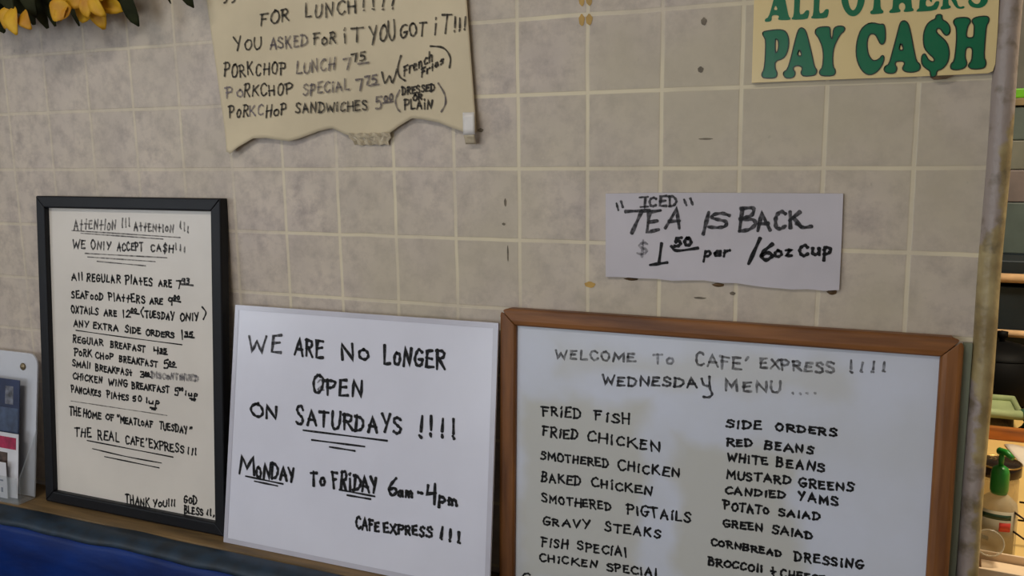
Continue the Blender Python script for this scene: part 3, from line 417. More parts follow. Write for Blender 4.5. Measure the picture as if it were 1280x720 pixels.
ROWS = [
 [
  [[[-0.1258, 0.0783], [-0.1252, 0.0809], [-0.1211, 0.0829], [-0.1176, 0.0949], [-0.1137, 0.1129], [-0.1107, 0.1233], [-0.1057, 0.1232], [-0.1028, 0.1121], [-0.0986, 0.0936], [-0.0959, 0.082], [-0.0931, 0.0799], [-0.0942, 0.0774], [-0.1082, 0.0783], [-0.1092, 0.0803], [-0.1078, 0.0824], [-0.1094, 0.0846], [-0.1155, 0.085], [-0.1172, 0.083], [-0.1167, 0.0799], [-0.1183, 0.0772], [-0.1244, 0.077]], [[-0.1151, 0.0914], [-0.1126, 0.0976], [-0.1096, 0.091]]],
  [[[-0.0925, 0.0798], [-0.0899, 0.0816], [-0.0896, 0.099], [-0.0903, 0.1171], [-0.0929, 0.1211], [-0.0922, 0.1233], [-0.0802, 0.1226], [-0.0797, 0.1205], [-0.0823, 0.1172], [-0.0827, 0.0985], [-0.0828, 0.0837], [-0.078, 0.0839], [-0.0752, 0.0882], [-0.0722, 0.0884], [-0.0707, 0.0868], [-0.0716, 0.0804], [-0.0732, 0.0771], [-0.0912, 0.0775]]],
  [[[-0.0686, 0.0796], [-0.066, 0.0814], [-0.0658, 0.0986], [-0.0666, 0.1166], [-0.0691, 0.1205], [-0.0684, 0.1227], [-0.0567, 0.122], [-0.0561, 0.1199], [-0.0586, 0.1167], [-0.059, 0.0981], [-0.059, 0.0835], [-0.0543, 0.0836], [-0.0516, 0.0879], [-0.0487, 0.0881], [-0.0471, 0.0866], [-0.048, 0.0802], [-0.0496, 0.0769], [-0.0673, 0.0773]]],
  [[[-0.0054, 0.1024], [-0.0055, 0.0956], [-0.0066, 0.0893], [-0.0086, 0.084], [-0.0114, 0.08], [-0.0147, 0.0775], [-0.0184, 0.0769], [-0.0221, 0.078], [-0.0257, 0.0809], [-0.0289, 0.0854], [-0.0315, 0.0911], [-0.0332, 0.0977], [-0.034, 0.1046], [-0.0338, 0.1115], [-0.0327, 0.1178], [-0.0306, 0.1231], [-0.0279, 0.127], [-0.0245, 0.1294], [-0.0209, 0.13], [-0.0171, 0.1287], [-0.0136, 0.1258], [-0.0104, 0.1214], [-0.0079, 0.1158], [-0.0062, 0.1093]], [[-0.0136, 0.1031], [-0.0136, 0.0972], [-0.0142, 0.0919], [-0.0153, 0.0877], [-0.0169, 0.0851], [-0.0187, 0.0843], [-0.0206, 0.0854], [-0.0224, 0.0882], [-0.024, 0.0926], [-0.0251, 0.098], [-0.0256, 0.104], [-0.0256, 0.1099], [-0.025, 0.1151], [-0.0239, 0.1193], [-0.0223, 0.1218], [-0.0205, 0.1226], [-0.0186, 0.1215], [-0.0168, 0.1187], [-0.0153, 0.1144], [-0.0142, 0.109]]],
  [[[0.0013, 0.0795], [0.0016, 0.0819], [0.0046, 0.0834], [0.0051, 0.0951], [0.0041, 0.1155], [-0.0012, 0.1152], [-0.0037, 0.1096], [-0.0059, 0.1105], [-0.0058, 0.1221], [0.0208, 0.1214], [0.0211, 0.1098], [0.0189, 0.1093], [0.0162, 0.1153], [0.0114, 0.1157], [0.0124, 0.0945], [0.0133, 0.0843], [0.0166, 0.0814], [0.0167, 0.0789], [0.014, 0.0781], [0.0035, 0.0779]]],
  [[[0.0229, 0.0795], [0.0245, 0.082], [0.0269, 0.0833], [0.0267, 0.0978], [0.0251, 0.1167], [0.0218, 0.1199], [0.0223, 0.1227], [0.0326, 0.1226], [0.0335, 0.1201], [0.0316, 0.1169], [0.0323, 0.1032], [0.0406, 0.1028], [0.0398, 0.117], [0.0373, 0.12], [0.0377, 0.1221], [0.0476, 0.122], [0.0485, 0.1194], [0.0462, 0.1164], [0.0481, 0.0833], [0.0509, 0.0809], [0.0505, 0.0785], [0.041, 0.078], [0.0392, 0.0796], [0.0413, 0.0823], [0.0408, 0.0867], [0.0386, 0.0894], [0.0354, 0.0892], [0.0336, 0.0865], [0.0344, 0.0825], [0.0363, 0.0805], [0.0357, 0.0784], [0.0247, 0.0779]]],
  [[[0.0538, 0.0783], [0.055, 0.0806], [0.0571, 0.0819], [0.0556, 0.1171], [0.0528, 0.1194], [0.0538, 0.1215], [0.0739, 0.1205], [0.0752, 0.1098], [0.0729, 0.11], [0.0702, 0.1152], [0.0622, 0.1154], [0.0629, 0.103], [0.0669, 0.1031], [0.0681, 0.1061], [0.0697, 0.1057], [0.0708, 0.0877], [0.0692, 0.0878], [0.0674, 0.0908], [0.0636, 0.0908], [0.0641, 0.0829], [0.0715, 0.0831], [0.0739, 0.0875], [0.0758, 0.0887], [0.0788, 0.0882], [0.0782, 0.0826], [0.0754, 0.0776], [0.0549, 0.0775]]],
  [[[0.0801, 0.0793], [0.0809, 0.0817], [0.0828, 0.083], [0.0811, 0.1164], [0.0786, 0.1194], [0.0798, 0.1214], [0.0898, 0.121], [0.0966, 0.1165], [0.0985, 0.1065], [0.0963, 0.0997], [0.0926, 0.0964], [0.0971, 0.0883], [0.0996, 0.0811], [0.1022, 0.0798], [0.1051, 0.081], [0.1068, 0.0794], [0.105, 0.0776], [0.0997, 0.0779], [0.0962, 0.0806], [0.0915, 0.0887], [0.0882, 0.0932], [0.0888, 0.0833], [0.0916, 0.0814], [0.0913, 0.0791], [0.0818, 0.0781]], [[0.0869, 0.1145], [0.0908, 0.1142], [0.0926, 0.107], [0.091, 0.1015], [0.0877, 0.101]]],
  [[[0.1097, 0.0846], [0.1102, 0.0881], [0.1121, 0.0886], [0.115, 0.0842], [0.119, 0.0818], [0.1222, 0.083], [0.1232, 0.0871], [0.1202, 0.0929], [0.112, 0.0999], [0.1083, 0.1071], [0.1084, 0.1155], [0.1133, 0.12], [0.1198, 0.1194], [0.127, 0.116], [0.1276, 0.107], [0.1251, 0.1072], [0.1208, 0.1131], [0.1163, 0.1135], [0.1159, 0.1093], [0.1209, 0.1027], [0.1278, 0.0958], [0.1308, 0.0886], [0.1305, 0.0831], [0.127, 0.0784], [0.1213, 0.077], [0.1147, 0.0786], [0.1119, 0.0809]]],
 ],
 [
  [[[-0.1276, 0.061], [-0.1277, 0.0641], [-0.1251, 0.0655], [-0.1121, 0.0666], [-0.1037, 0.0661], [-0.0983, 0.0631], [-0.0949, 0.0553], [-0.0943, 0.0461], [-0.0965, 0.0354], [-0.1008, 0.0294], [-0.1107, 0.0268], [-0.1107, 0.0175], [-0.1079, 0.0127], [-0.1077, 0.008], [-0.1107, 0.005], [-0.1239, 0.0056], [-0.1271, 0.0081], [-0.1272, 0.012], [-0.1246, 0.0166], [-0.1235, 0.0306], [-0.1237, 0.0538], [-0.1256, 0.0578]], [[-0.1116, 0.0539], [-0.1102, 0.0549], [-0.1078, 0.0529], [-0.1071, 0.0452], [-0.1083, 0.0383], [-0.1111, 0.0369]]],
  [[[-0.1001, 0.0093], [-0.0992, 0.0131], [-0.095, 0.0152], [-0.091, 0.0305], [-0.0872, 0.0503], [-0.0839, 0.0638], [-0.0811, 0.067], [-0.0781, 0.0668], [-0.0742, 0.0632], [-0.0699, 0.0493], [-0.0646, 0.0292], [-0.0619, 0.0176], [-0.0584, 0.0129], [-0.0593, 0.0083], [-0.0629, 0.0062], [-0.0742, 0.0059], [-0.0773, 0.0083], [-0.0782, 0.0114], [-0.0765, 0.0152], [-0.0777, 0.0183], [-0.083, 0.0201], [-0.0875, 0.0183], [-0.0877, 0.0149], [-0.085, 0.0117], [-0.0855, 0.0071], [-0.0892, 0.0042], [-0.0969, 0.0045]], [[-0.0835, 0.0321], [-0.0811, 0.041], [-0.0774, 0.0318]]],
  [[[-0.0629, 0.0602], [-0.0616, 0.0647], [-0.0565, 0.0666], [-0.0477, 0.0665], [-0.0447, 0.0647], [-0.0443, 0.0561], [-0.0426, 0.0505], [-0.0413, 0.0537], [-0.041, 0.0627], [-0.0375, 0.0662], [-0.0302, 0.0662], [-0.0272, 0.0636], [-0.0278, 0.0596], [-0.0316, 0.0569], [-0.0353, 0.0503], [-0.039, 0.0415], [-0.0403, 0.031], [-0.0394, 0.0166], [-0.0363, 0.0126], [-0.0363, 0.0073], [-0.0399, 0.0049], [-0.0517, 0.0054], [-0.0553, 0.0081], [-0.0554, 0.012], [-0.0518, 0.0164], [-0.0514, 0.0316], [-0.0533, 0.0423], [-0.0582, 0.0532], [-0.0613, 0.0571]]],
  [[[-0.0016, 0.0669], [0.0054, 0.0679], [0.0135, 0.0652], [0.0167, 0.0657], [0.0189, 0.0634], [0.0203, 0.056], [0.0206, 0.0457], [0.0187, 0.0411], [0.0152, 0.0413], [0.012, 0.0476], [0.009, 0.053], [0.0053, 0.0547], [0.0019, 0.0534], [-0.0004, 0.0469], [0.0002, 0.0364], [0.0024, 0.0281], [0.007, 0.0219], [0.0112, 0.0217], [0.0154, 0.0241], [0.0176, 0.0278], [0.0202, 0.0265], [0.0202, 0.0205], [0.0173, 0.0132], [0.012, 0.0068], [0.005, 0.0041], [-0.0015, 0.0066], [-0.0076, 0.0144], [-0.0117, 0.0251], [-0.013, 0.0371], [-0.0119, 0.049], [-0.0084, 0.0607]]],
  [[[0.0209, 0.0116], [0.0224, 0.0145], [0.0265, 0.0165], [0.0293, 0.0305], [0.0326, 0.0465], [0.0353, 0.0609], [0.037, 0.0666], [0.0401, 0.0682], [0.0439, 0.0665], [0.047, 0.0609], [0.0505, 0.0469], [0.0542, 0.0306], [0.0572, 0.0188], [0.0615, 0.0149], [0.0622, 0.0097], [0.0596, 0.0066], [0.0535, 0.0054], [0.0459, 0.0063], [0.0423, 0.0092], [0.0421, 0.0121], [0.0444, 0.0164], [0.0424, 0.0192], [0.0368, 0.0198], [0.0334, 0.0184], [0.0336, 0.0147], [0.0359, 0.0117], [0.0348, 0.0065], [0.0307, 0.0048], [0.0243, 0.0058], [0.0213, 0.0086]], [[0.0365, 0.0329], [0.0388, 0.0427], [0.0424, 0.0326]]],
  [[[0.0926, 0.0531], [0.0916, 0.0488], [0.0883, 0.0473], [0.0848, 0.0507], [0.0825, 0.0551], [0.0791, 0.0568], [0.0772, 0.0547], [0.0781, 0.0511], [0.0838, 0.0457], [0.0895, 0.0396], [0.0926, 0.0315], [0.0934, 0.0228], [0.0917, 0.0142], [0.0867, 0.0079], [0.0808, 0.0063], [0.0804, 0.0002], [0.0758, -0.0014], [0.0741, 0.0004], [0.0733, 0.0063], [0.0684, 0.0095], [0.064, 0.0141], [0.0626, 0.02], [0.0633, 0.0258], [0.066, 0.0274], [0.0682, 0.0241], [0.0705, 0.0196], [0.0747, 0.0172], [0.0774, 0.0178], [0.0765, 0.0215], [0.0715, 0.0261], [0.0656, 0.033], [0.0635, 0.0418], [0.0634, 0.0519], [0.066, 0.0612], [0.0705, 0.0659], [0.0757, 0.0677], [0.0761, 0.0727], [0.0824, 0.0726], [0.0828, 0.0666], [0.088, 0.0634], [0.0917, 0.0581]]],
  [[[0.0954, 0.0622], [0.0961, 0.0657], [0.0997, 0.0676], [0.1089, 0.0674], [0.1129, 0.0653], [0.1139, 0.0617], [0.1115, 0.0576], [0.1105, 0.052], [0.1103, 0.0456], [0.1124, 0.0433], [0.117, 0.0433], [0.1184, 0.0451], [0.1183, 0.0529], [0.118, 0.0579], [0.1154, 0.0616], [0.1158, 0.0651], [0.1206, 0.0672], [0.1296, 0.0677], [0.1334, 0.0654], [0.1333, 0.0604], [0.131, 0.0564], [0.1308, 0.0408], [0.1309, 0.0195], [0.1334, 0.0151], [0.1335, 0.0094], [0.1305, 0.0064], [0.1194, 0.0062], [0.1153, 0.0088], [0.1148, 0.0117], [0.118, 0.0166], [0.1182, 0.0244], [0.1178, 0.0302], [0.1151, 0.0325], [0.1118, 0.0319], [0.1107, 0.0291], [0.1106, 0.0205], [0.1129, 0.0147], [0.1129, 0.0111], [0.1101, 0.0076], [0.1035, 0.006], [0.0968, 0.007], [0.0953, 0.0104], [0.0961, 0.014], [0.0991, 0.0168], [0.1, 0.0311], [0.1, 0.0455], [0.0988, 0.0563], [0.0969, 0.0592]]],
 ],
]
LUNCH_EDGE = [(0.0253, 0.0037), (0.0267, -0.0004), (0.0466, 0.0116), (0.0797, 0.0260), (0.1067, 0.0263), (0.1311, 0.0226), (0.1513, 0.0202), (0.1717, 0.0240), (0.1920, 0.0298), (0.2120, 0.0356), (0.2317, 0.0391), (0.2402, 0.0396), (0.2507, 0.0349), (0.2626, 0.0296), (0.2740, 0.0269), (0.2911, 0.0235), (0.3105, 0.0244), (0.3298, 0.0260), (0.3438, 0.0295), (0.3624, 0.0403), (0.3770, 0.0474), (0.3871, 0.0521), (0.4054, 0.0504), (0.4331, 0.0450), (0.4562, 0.0360), (0.4777, 0.0289)]
TEA_EDGE = [(-0.1600, 0.1252), (-0.0861, 0.1270), (0.0030, 0.1277), (0.0872, 0.1280), (0.1612, 0.1281), (0.1620, 0.0674), (0.1620, 0.0009), (0.1431, -0.0012), (0.1228, -0.0001), (0.1023, -0.0017), (0.0866, -0.0009), (0.0656, -0.0003), (0.0496, 0.0011), (0.0279, 0.0034), (0.0061, 0.0028), (-0.0161, 0.0052), (-0.0386, 0.0041), (-0.0613, 0.0024), (-0.0845, 0.0042), (-0.1079, 0.0037), (-0.1317, 0.0043), (-0.1595, 0.0036)]
CASH_EDGE = [(-0.1399, 0.0003), (-0.0788, 0.0005), (-0.0018, 0.0004), (0.0624, 0.0002), (0.1366, 0.0009), (0.1415, 0.0030), (0.1435, 0.0113), (0.1435, 0.0483), (0.1426, 0.0850), (0.1426, 0.3000), (-0.1405, 0.3000)]
# ------------------------------------------------------------ the room
T = 0.108          # tile pitch of the wall panelling
def tile_material():
    m = bpy.data.materials.new('tile_panel'); m.use_nodes = True
    nt = m.node_tree; N = nt.nodes; K = nt.links; b = N['Principled BSDF']
    def math_(op, a, bb=None, c=None):
        n = N.new('ShaderNodeMath'); n.operation = op
        for i, q in enumerate((a, bb, c)):
            if q is None: continue
            if isinstance(q, (int, float)): n.inputs[i].default_value = q
            else: K.new(q, n.inputs[i])
        return n.outputs[0]
    def noise(scale, det=4, st=(1, 1, 1), rough=.5):
        mp = N.new('ShaderNodeMapping'); mp.inputs['Scale'].default_value = st; K.new(tc.outputs['Object'], mp.inputs[0])
        n = N.new('ShaderNodeTexNoise'); n.inputs['Scale'].default_value = scale; n.inputs['Detail'].default_value = det
        n.inputs['Roughness'].default_value = rough
        K.new(mp.outputs[0], n.inputs['Vector']); return n.outputs['Fac']
    def ramp(v, a, c):
        n = N.new('ShaderNodeMapRange'); n.inputs[1].default_value = a; n.inputs[2].default_value = c; K.new(v, n.inputs[0]); return n.outputs[0]
    def mix(f, a, c):
        n = N.new('ShaderNodeMix'); n.data_type = 'RGBA'
        if isinstance(f, (int, float)): n.inputs[0].default_value = f
        else: K.new(f, n.inputs[0])
        for i, q in ((6, a), (7, c)):
            if isinstance(q, tuple): n.inputs[i].default_value = (*lin(q), 1)
            else: K.new(q, n.inputs[i])
        return n.outputs[2]
    tc = N.new('ShaderNodeTexCoord'); sp = N.new('ShaderNodeSeparateXYZ'); K.new(tc.outputs['Object'], sp.inputs[0])
    def edge(o, c):
        w = math_('MULTIPLY', math_('SUBTRACT', noise(9, 2), .5), .0035)
        a = math_('ADD', math_('ADD', math_('DIVIDE', math_('ADD', o, w), T), .5), 40.0)
        f = math_('FRACT', a)
        return math_('MULTIPLY', math_('ABSOLUTE', math_('SUBTRACT', f, .5)), T)
    d = math_('MINIMUM', edge(sp.outputs['X'], 0), edge(sp.outputs['Z'], 0))
    g = N.new('ShaderNodeMapRange'); g.interpolation_type = 'SMOOTHSTEP'
    g.inputs[1].default_value = .0018; g.inputs[2].default_value = .0036; g.inputs[3].default_value = 1; g.inputs[4].default_value = 0
    K.new(d, g.inputs[0])
    grout = math_('MULTIPLY', g.outputs[0], math_('ADD', .35, math_('MULTIPLY', ramp(noise(5, 3), .38, .62), .62)))
    # per-tile tone
    cx = math_('FLOOR', math_('ADD', math_('DIVIDE', sp.outputs['X'], T), 40.0)); cz = math_('FLOOR', math_('ADD', math_('DIVIDE', sp.outputs['Z'], T), 40.0))
    cb = N.new('ShaderNodeCombineXYZ'); K.new(cx, cb.inputs[0]); K.new(cz, cb.inputs[1])
    wn = N.new('ShaderNodeTexWhiteNoise'); K.new(cb.outputs[0], wn.inputs['Vector'])
    # the panelling yellows and its joints show more towards the kitchen end
    greasy = math_('MULTIPLY_ADD', ramp(sp.outputs['X'], .1, 1.7), .7, .25)
    grout = math_('MULTIPLY', grout, math_('MULTIPLY_ADD', ramp(sp.outputs['X'], .2, 1.0), .5, .45))
    base = mix(ramp(noise(13, 5, rough=.6), .36, .66), TILE_LIGHT, TILE_MID)
    base = mix(math_('MULTIPLY', ramp(noise(30, 5, rough=.68), .44, .66), .95), base, TILE_DARK)
    base = mix(math_('MULTIPLY', wn.outputs['Value'], .22), base, TILE_MID)
    base = mix(math_('MULTIPLY', ramp(noise(4, 4), .36, .66), greasy), base, TILE_OLIVE)
    base = mix(math_('MULTIPLY', ramp(noise(48, 3, (1, 1, .55)), .71, .78), .4), base, (104, 97, 86))     # scuffs
    base = mix(math_('MULTIPLY', ramp(noise(24, 2, (1, 1, 1.6)), .74, .79), .4), base, (140, 112, 70))    # rusty spots
    col = mix(grout, base, GROUT)
    K.new(col, b.inputs['Base Color'])
    b.inputs['Roughness'].default_value = .42; b.inputs['Specular IOR Level'].default_value = .35
    hgt = math_('ADD', math_('MULTIPLY', g.outputs[0], -1.0), math_('MULTIPLY', noise(60, 3), .25))
    bp = N.new('ShaderNodeBump'); bp.inputs['Strength'].default_value = .35; bp.inputs['Distance'].default_value = .0012
    K.new(hgt, bp.inputs['Height']); K.new(bp.outputs[0], b.inputs['Normal'])
    return m
TILE_LIGHT = (207, 194, 180); TILE_MID = (190, 178, 169); TILE_DARK = (164, 152, 146); TILE_OLIVE = (187, 177, 154); GROUT = (222, 211, 182)
M_TILE = tile_material()
M_PLASTER = mat('painted_plaster', (196, 190, 178), .7, .06, 6)
M_CEIL = mat('ceiling_paint', (226, 222, 212), .8, .04, 5)
M_FLOOR = mat('floor_vinyl', (120, 108, 94), .5, .2, 9)
M_KWALL = mat('kitchen_wall_paint', (128, 126, 122), .6, .15, 5)
FZ, CZ = -1.62, 1.05
XL, XR, YF, YB = -2.3, 3.4, -4.2, 2.1

def wall_with_hole(name, a, b, hole, axis, m):
    """a box a..b with one rectangular opening; axis 'x' = wall across x, 'y' = wall across y"""
    mb = MB(); i = 0 if axis == 'x' else 1
    h0, h1, z0, z1 = hole
    def bx(lo, hi, za, zb):
        p = list(a); q = list(b); p[i] = lo; q[i] = hi; p[2] = za; q[2] = zb; mb.box(p, q)
    bx(a[i], h0, a[2], b[2]); bx(h1, b[i], a[2], b[2]); bx(h0, h1, a[2], z0); bx(h0, h1, z1, b[2])
    return struct(mb.build(name, m))
def simple_box(name, a, b, m, parent=None, bevel=0):
    mb = MB(); mb.box(a, b); return mb.build(name, m, parent, bevel)

struct(simple_box('floor', (XL-.1, YF-.1, FZ-.1), (XR+.1, YB+.1, FZ), M_FLOOR))
struct(simple_box('ceiling', (XL-.1, YF-.1, CZ), (XR+.1, YB+.1, CZ+.1), M_CEIL))
struct(simple_box('wall_front', (XL, 0, FZ), (1.704, .12, CZ), M_TILE))
wall_with_hole('wall_left', (XL-.1, YF-.1, FZ), (XL, YB+.1, CZ), (-4.0, -2.4, -.6, .8), 'y', M_PLASTER)
wall_with_hole('wall_rear', (XL, YF-.1, FZ), (XR, YF, CZ), (-.9, 1.1, -.96, .22), 'x', M_PLASTER)
struct(simple_box('wall_right', (XR, YF-.1, FZ), (XR+.1, YB+.1, CZ), M_PLASTER))
struct(simple_box('wall_back', (XL, YB, FZ), (XR, YB+.1, CZ), M_KWALL))
M_WFRAME = mat('window_frame_paint', (225, 224, 218), .5, .05, 8)
M_PANE = clear('window_pane', (225, 235, 240), .06, .02)
for nm, ax in (('window_1', 'y'), ('window_2', 'x')):
    mb = MB()
    if ax == 'y':
        f = lambda u, v, d0, d1, du, dv: mb.box((XL-.07+d0, u, v), (XL-.07+d1, u+du, v+dv)); u0, u1, v0, v1 = -4.0, -2.4, -.6, .8
    else:
        f = lambda u, v, d0, d1, du, dv: mb.box((u, YF-.07+d0, v), (u+du, YF-.07+d1, v+dv)); u0, u1, v0, v1 = -.9, 1.1, -.96, .22
    f(u0, v0, 0, .05, .05, v1-v0); f(u1-.05, v0, 0, .05, .05, v1-v0); f(u0+.05, v0, 0, .05, u1-u0-.1, .05); f(u0+.05, v1-.05, 0, .05, u1-u0-.1, .05)
    f((u0+u1)/2-.02, v0+.05, .005, .045, .04, v1-v0-.1)
    w_ = struct(mb.build(nm, M_WFRAME))
    mb = MB(); f(u0+.05, v0+.05, .022, .028, u1-u0-.1, v1-v0-.1); mb.build('pane', M_PANE, w_)
M_FIT = mat('lamp_housing', (230, 230, 226), .4, .03, 8)
def tube_fitting(x, y, sx, sy, label):
    t = thing('ceiling_light', label, 'ceiling light', (x, y, CZ))
    simple_box('housing', (-sx/2-.05, -sy/2-.05, -.05), (sx/2+.05, sy/2+.05, 0), M_FIT, t, .006)
tube_fitting(.5, -1.5, 1.2, .16, 'long white fluorescent ceiling fitting nearest the tiled wall')
tube_fitting(1.6, -3.0, 1.2, .16, 'long white fluorescent ceiling fitting farther from the tiled wall')
tube_fitting(2.35, .45, .5, .3, 'short white ceiling fitting over the kitchen counter')

# flaking painted corner post that ends the tiled wall
def post_material():
    m = mat('flaking_post_paint', (172, 156, 114), .4, 0, 22, col2=(132, 114, 76), bump=.35, bscale=90, spec=.5)
    nt = m.node_tree; N = nt.nodes; K = nt.links; b = N['Principled BSDF']
    old = b.inputs['Base Color'].links[0].from_socket
    tc = N.new('ShaderNodeTexCoord'); sp = N.new('ShaderNodeSeparateXYZ'); K.new(tc.outputs['Object'], sp.inputs[0])
    nz = N.new('ShaderNodeTexNoise'); nz.inputs['Scale'].default_value = 26; nz.inputs['Detail'].default_value = 6; K.new(tc.outputs['Object'], nz.inputs['Vector'])
    cr = N.new('ShaderNodeValToRGB')          # how much of the lilac-grey coat is left at each height
    mr = N.new('ShaderNodeMapRange'); mr.inputs[1].default_value = -.8; mr.inputs[2].default_value = .2; K.new(sp.outputs['Z'], mr.inputs[0])
    K.new(mr.outputs[0], cr.inputs[0])
    e = cr.color_ramp.elements
    e[0].position = 0; e[0].color = (.62,)*3 + (1,); e[1].position = 1; e[1].color = (.95,)*3 + (1,)
    for p, v in ((.27, .60), (.34, .12), (.48, .15), (.52, .5), (.62, .60), (.7, .9)):
        k = e.new(p); k.color = (v, v, v, 1)
    ad = N.new('ShaderNodeMath'); ad.operation = 'ADD'; K.new(nz.outputs['Fac'], ad.inputs[0])
    tl = N.new('ShaderNodeMath'); tl.operation = 'MULTIPLY_ADD'; K.new(sp.outputs['X'], tl.inputs[0]); tl.inputs[1].default_value = -14; tl.inputs[2].default_value = 14*1.7135
    a2 = N.new('ShaderNodeMath'); a2.operation = 'ADD'; K.new(cr.outputs[0], a2.inputs[0]); K.new(tl.outputs[0], a2.inputs[1]); K.new(a2.outputs[0], ad.inputs[1])
    st = N.new('ShaderNodeMapRange'); st.inputs[1].default_value = .98; st.inputs[2].default_value = 1.06; K.new(ad.outputs[0], st.inputs[0])
    mx = N.new('ShaderNodeMix'); mx.data_type = 'RGBA'; K.new(st.outputs[0], mx.inputs[0]); K.new(old, mx.inputs[6])
    mx.inputs[7].default_value = (*lin((156, 144, 138)), 1)
    n3 = N.new('ShaderNodeTexNoise'); n3.inputs['Scale'].default_value = 38; n3.inputs['Detail'].default_value = 5; K.new(tc.outputs['Object'], n3.inputs['Vector'])
    s3 = N.new('ShaderNodeMapRange'); s3.inputs[1].default_value = .54; s3.inputs[2].default_value = .70; s3.inputs[4].default_value = .8; K.new(n3.outputs['Fac'], s3.inputs[0])
    m3 = N.new('ShaderNodeMix'); m3.data_type = 'RGBA'; K.new(s3.outputs[0], m3.inputs[0]); K.new(mx.outputs[2], m3.inputs[6]); m3.inputs[7].default_value = (*lin((104, 92, 70)), 1)
    K.new(m3.outputs[2], b.inputs['Base Color'])
    return m
mb = MB()
n = 20
ring = [(1.7135 + .0135*math.cos(2*math.pi*k/n)*(1.0), .002 + .0155*math.sin(2*math.pi*k/n)) for k in range(n)]
rows = []
for i in range(61):
    z = FZ + (CZ-FZ)*i/60
    rows.append([(x + .0006*math.sin(z*23), y + .0006*math.sin(z*17+1), z) for x, y in ring])
mb.grid(rows, 0, True, True)
struct(mb.build('trim_1', post_material()))
# grey-green wooden strip between the tiling and the post, from the ledge up to the framed menu's top
M_STRIP = mat('grey_green_strip_paint', (126, 132, 112), .5, .3, 18, stretch=(1, 1, .15))
struct(simple_box('trim_2', (1.6895, -.006, FZ), (1.7005, .0, -.436), M_STRIP, bevel=.001))

# dabs of old ochre glue on the tiles
M_GLUE = mat('ochre_glue', (196, 156, 72), .5, .15, 60)
def blob(cx, cz, rx, rz, parent, m, name):
    mb = MB(); k = 14
    v = [(cx, -.0006, cz)] + [(cx + rx*math.cos(2*math.pi*i/k)*(1+.12*math.sin(i*2.3)), -.0006, cz + rz*math.sin(2*math.pi*i/k)*(1+.1*math.cos(i*1.7))) for i in range(k)]
    mb.add(v, [(0, 1+i, 1+(i+1) % k) for i in range(k)], 0, False)
    mb.build(name, m, parent)
wall = bpy.data.objects['wall_front']
for cx, cz, rx, rz in ((1.1795, .024, .005, .012), (1.1905, .024, .0055, .012), (1.1795, -.007, .0045, .008), (1.1905, -.007, .005, .0075), (1.192, -.387, .0085, .0045)):
    blob(cx, cz, rx, rz, wall, M_GLUE, 'glue_dab')
M_SCUFF = mat('dark_scuff', (128, 116, 98), .6, .3, 90)
for cx, cz, rx, rz in ((1.057, -.267, .002, .006), (1.06, -.345, .0012, .012), (1.054, -.30, .003, .002), (1.352, -.02, .004, .005), (1.349, -.083, .004, .004), (1.358, -.176, .010, .0012), (1.018, -.158, .005, .003), (1.4, -.389, .004, .0025), (1.355, -.398, .009, .0015)):
    blob(cx, cz, rx, rz, wall, M_SCUFF, 'scuff_mark')

# ------------------------------------------------------------ ledge and blue bench
LZ = -.874
M_LEDGE = mat('worn_tan_wood', (132, 106, 68), .6, .3, 9, stretch=(.6, 6, 6), bump=.2, bscale=40)
t = thing('wooden_ledge', 'long worn tan wooden ledge the lower signs stand on', 'ledge', (.35, 0, LZ))
simple_box('shelf_board', (-2.6, -.1, -.028), (.688, -.0005, 0), M_LEDGE, t, .003)
simple_box('support_batten', (-2.6, -.03, -.09), (.688, -.0005, -.0285), M_LEDGE, t, .002)
simple_box('lowered_board', (.689, -.1, -.06), (1.335, -.0005, -.0318), M_LEDGE, t, .003)
M_BLUE = mat('blue_vinyl', (2, 44, 116), .45, 0, 7, col2=(1, 28, 84), bump=.4, bscale=12, spec=.22, stretch=(1, 3, 3))
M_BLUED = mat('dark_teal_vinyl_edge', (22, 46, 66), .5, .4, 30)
M_PLINTH = mat('dark_plinth', (40, 36, 34), .6, .2, 10)
b_ = thing('bench', 'blue vinyl covered bench back running below the tan ledge', 'bench', (.35, -.3, FZ))
mb = MB(); rows = []
prof = [(-.1015, -1.2), (-.1015, -.884), (-.134, -.893), (-.139, -.896), (-.143, -.905), (-.147, -.95), (-.152, -1.02), (-.158, -1.1), (-.16, -1.19), (-.15, -1.2)]
def roll(x, y, z):                                     # the slack vinyl is not quite even along its length
    k = 1 if y > -.103 else 2.2
    return (x - .35, y + .3 - (.0012*math.sin(x*9+z*20) + .0012*math.sin(x*31 + z*7))*(k-1), z - FZ + .001*math.sin(x*21)*(k-1))
for i in range(120): rows.append([roll(-2.3 + 3.92*i/119, y, z) for y, z in prof])
mb.grid(rows, 0, True, True); n = len(prof)
mb.f += [list(range(n)), list(range(119*n, 120*n))[::-1]]; mb.m += [0, 0]; mb.sm += [False, False]
mb.build('backrest', M_BLUE, b_)
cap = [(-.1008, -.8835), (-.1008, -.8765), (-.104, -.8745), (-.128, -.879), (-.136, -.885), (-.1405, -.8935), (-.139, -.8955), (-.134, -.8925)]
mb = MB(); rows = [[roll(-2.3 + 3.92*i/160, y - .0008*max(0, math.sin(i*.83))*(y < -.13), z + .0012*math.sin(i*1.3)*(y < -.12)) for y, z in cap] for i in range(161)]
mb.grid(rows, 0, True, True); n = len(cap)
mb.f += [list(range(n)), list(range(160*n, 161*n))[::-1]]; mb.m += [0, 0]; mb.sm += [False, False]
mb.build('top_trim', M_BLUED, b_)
simple_box('seat', (-2.65, -.28, .34), (1.27, .17, .43), M_BLUE, b_, .03)
simple_box('plinth', (-2.65, -.22, 0), (1.27, .17, .338), M_PLINTH, b_, .004)

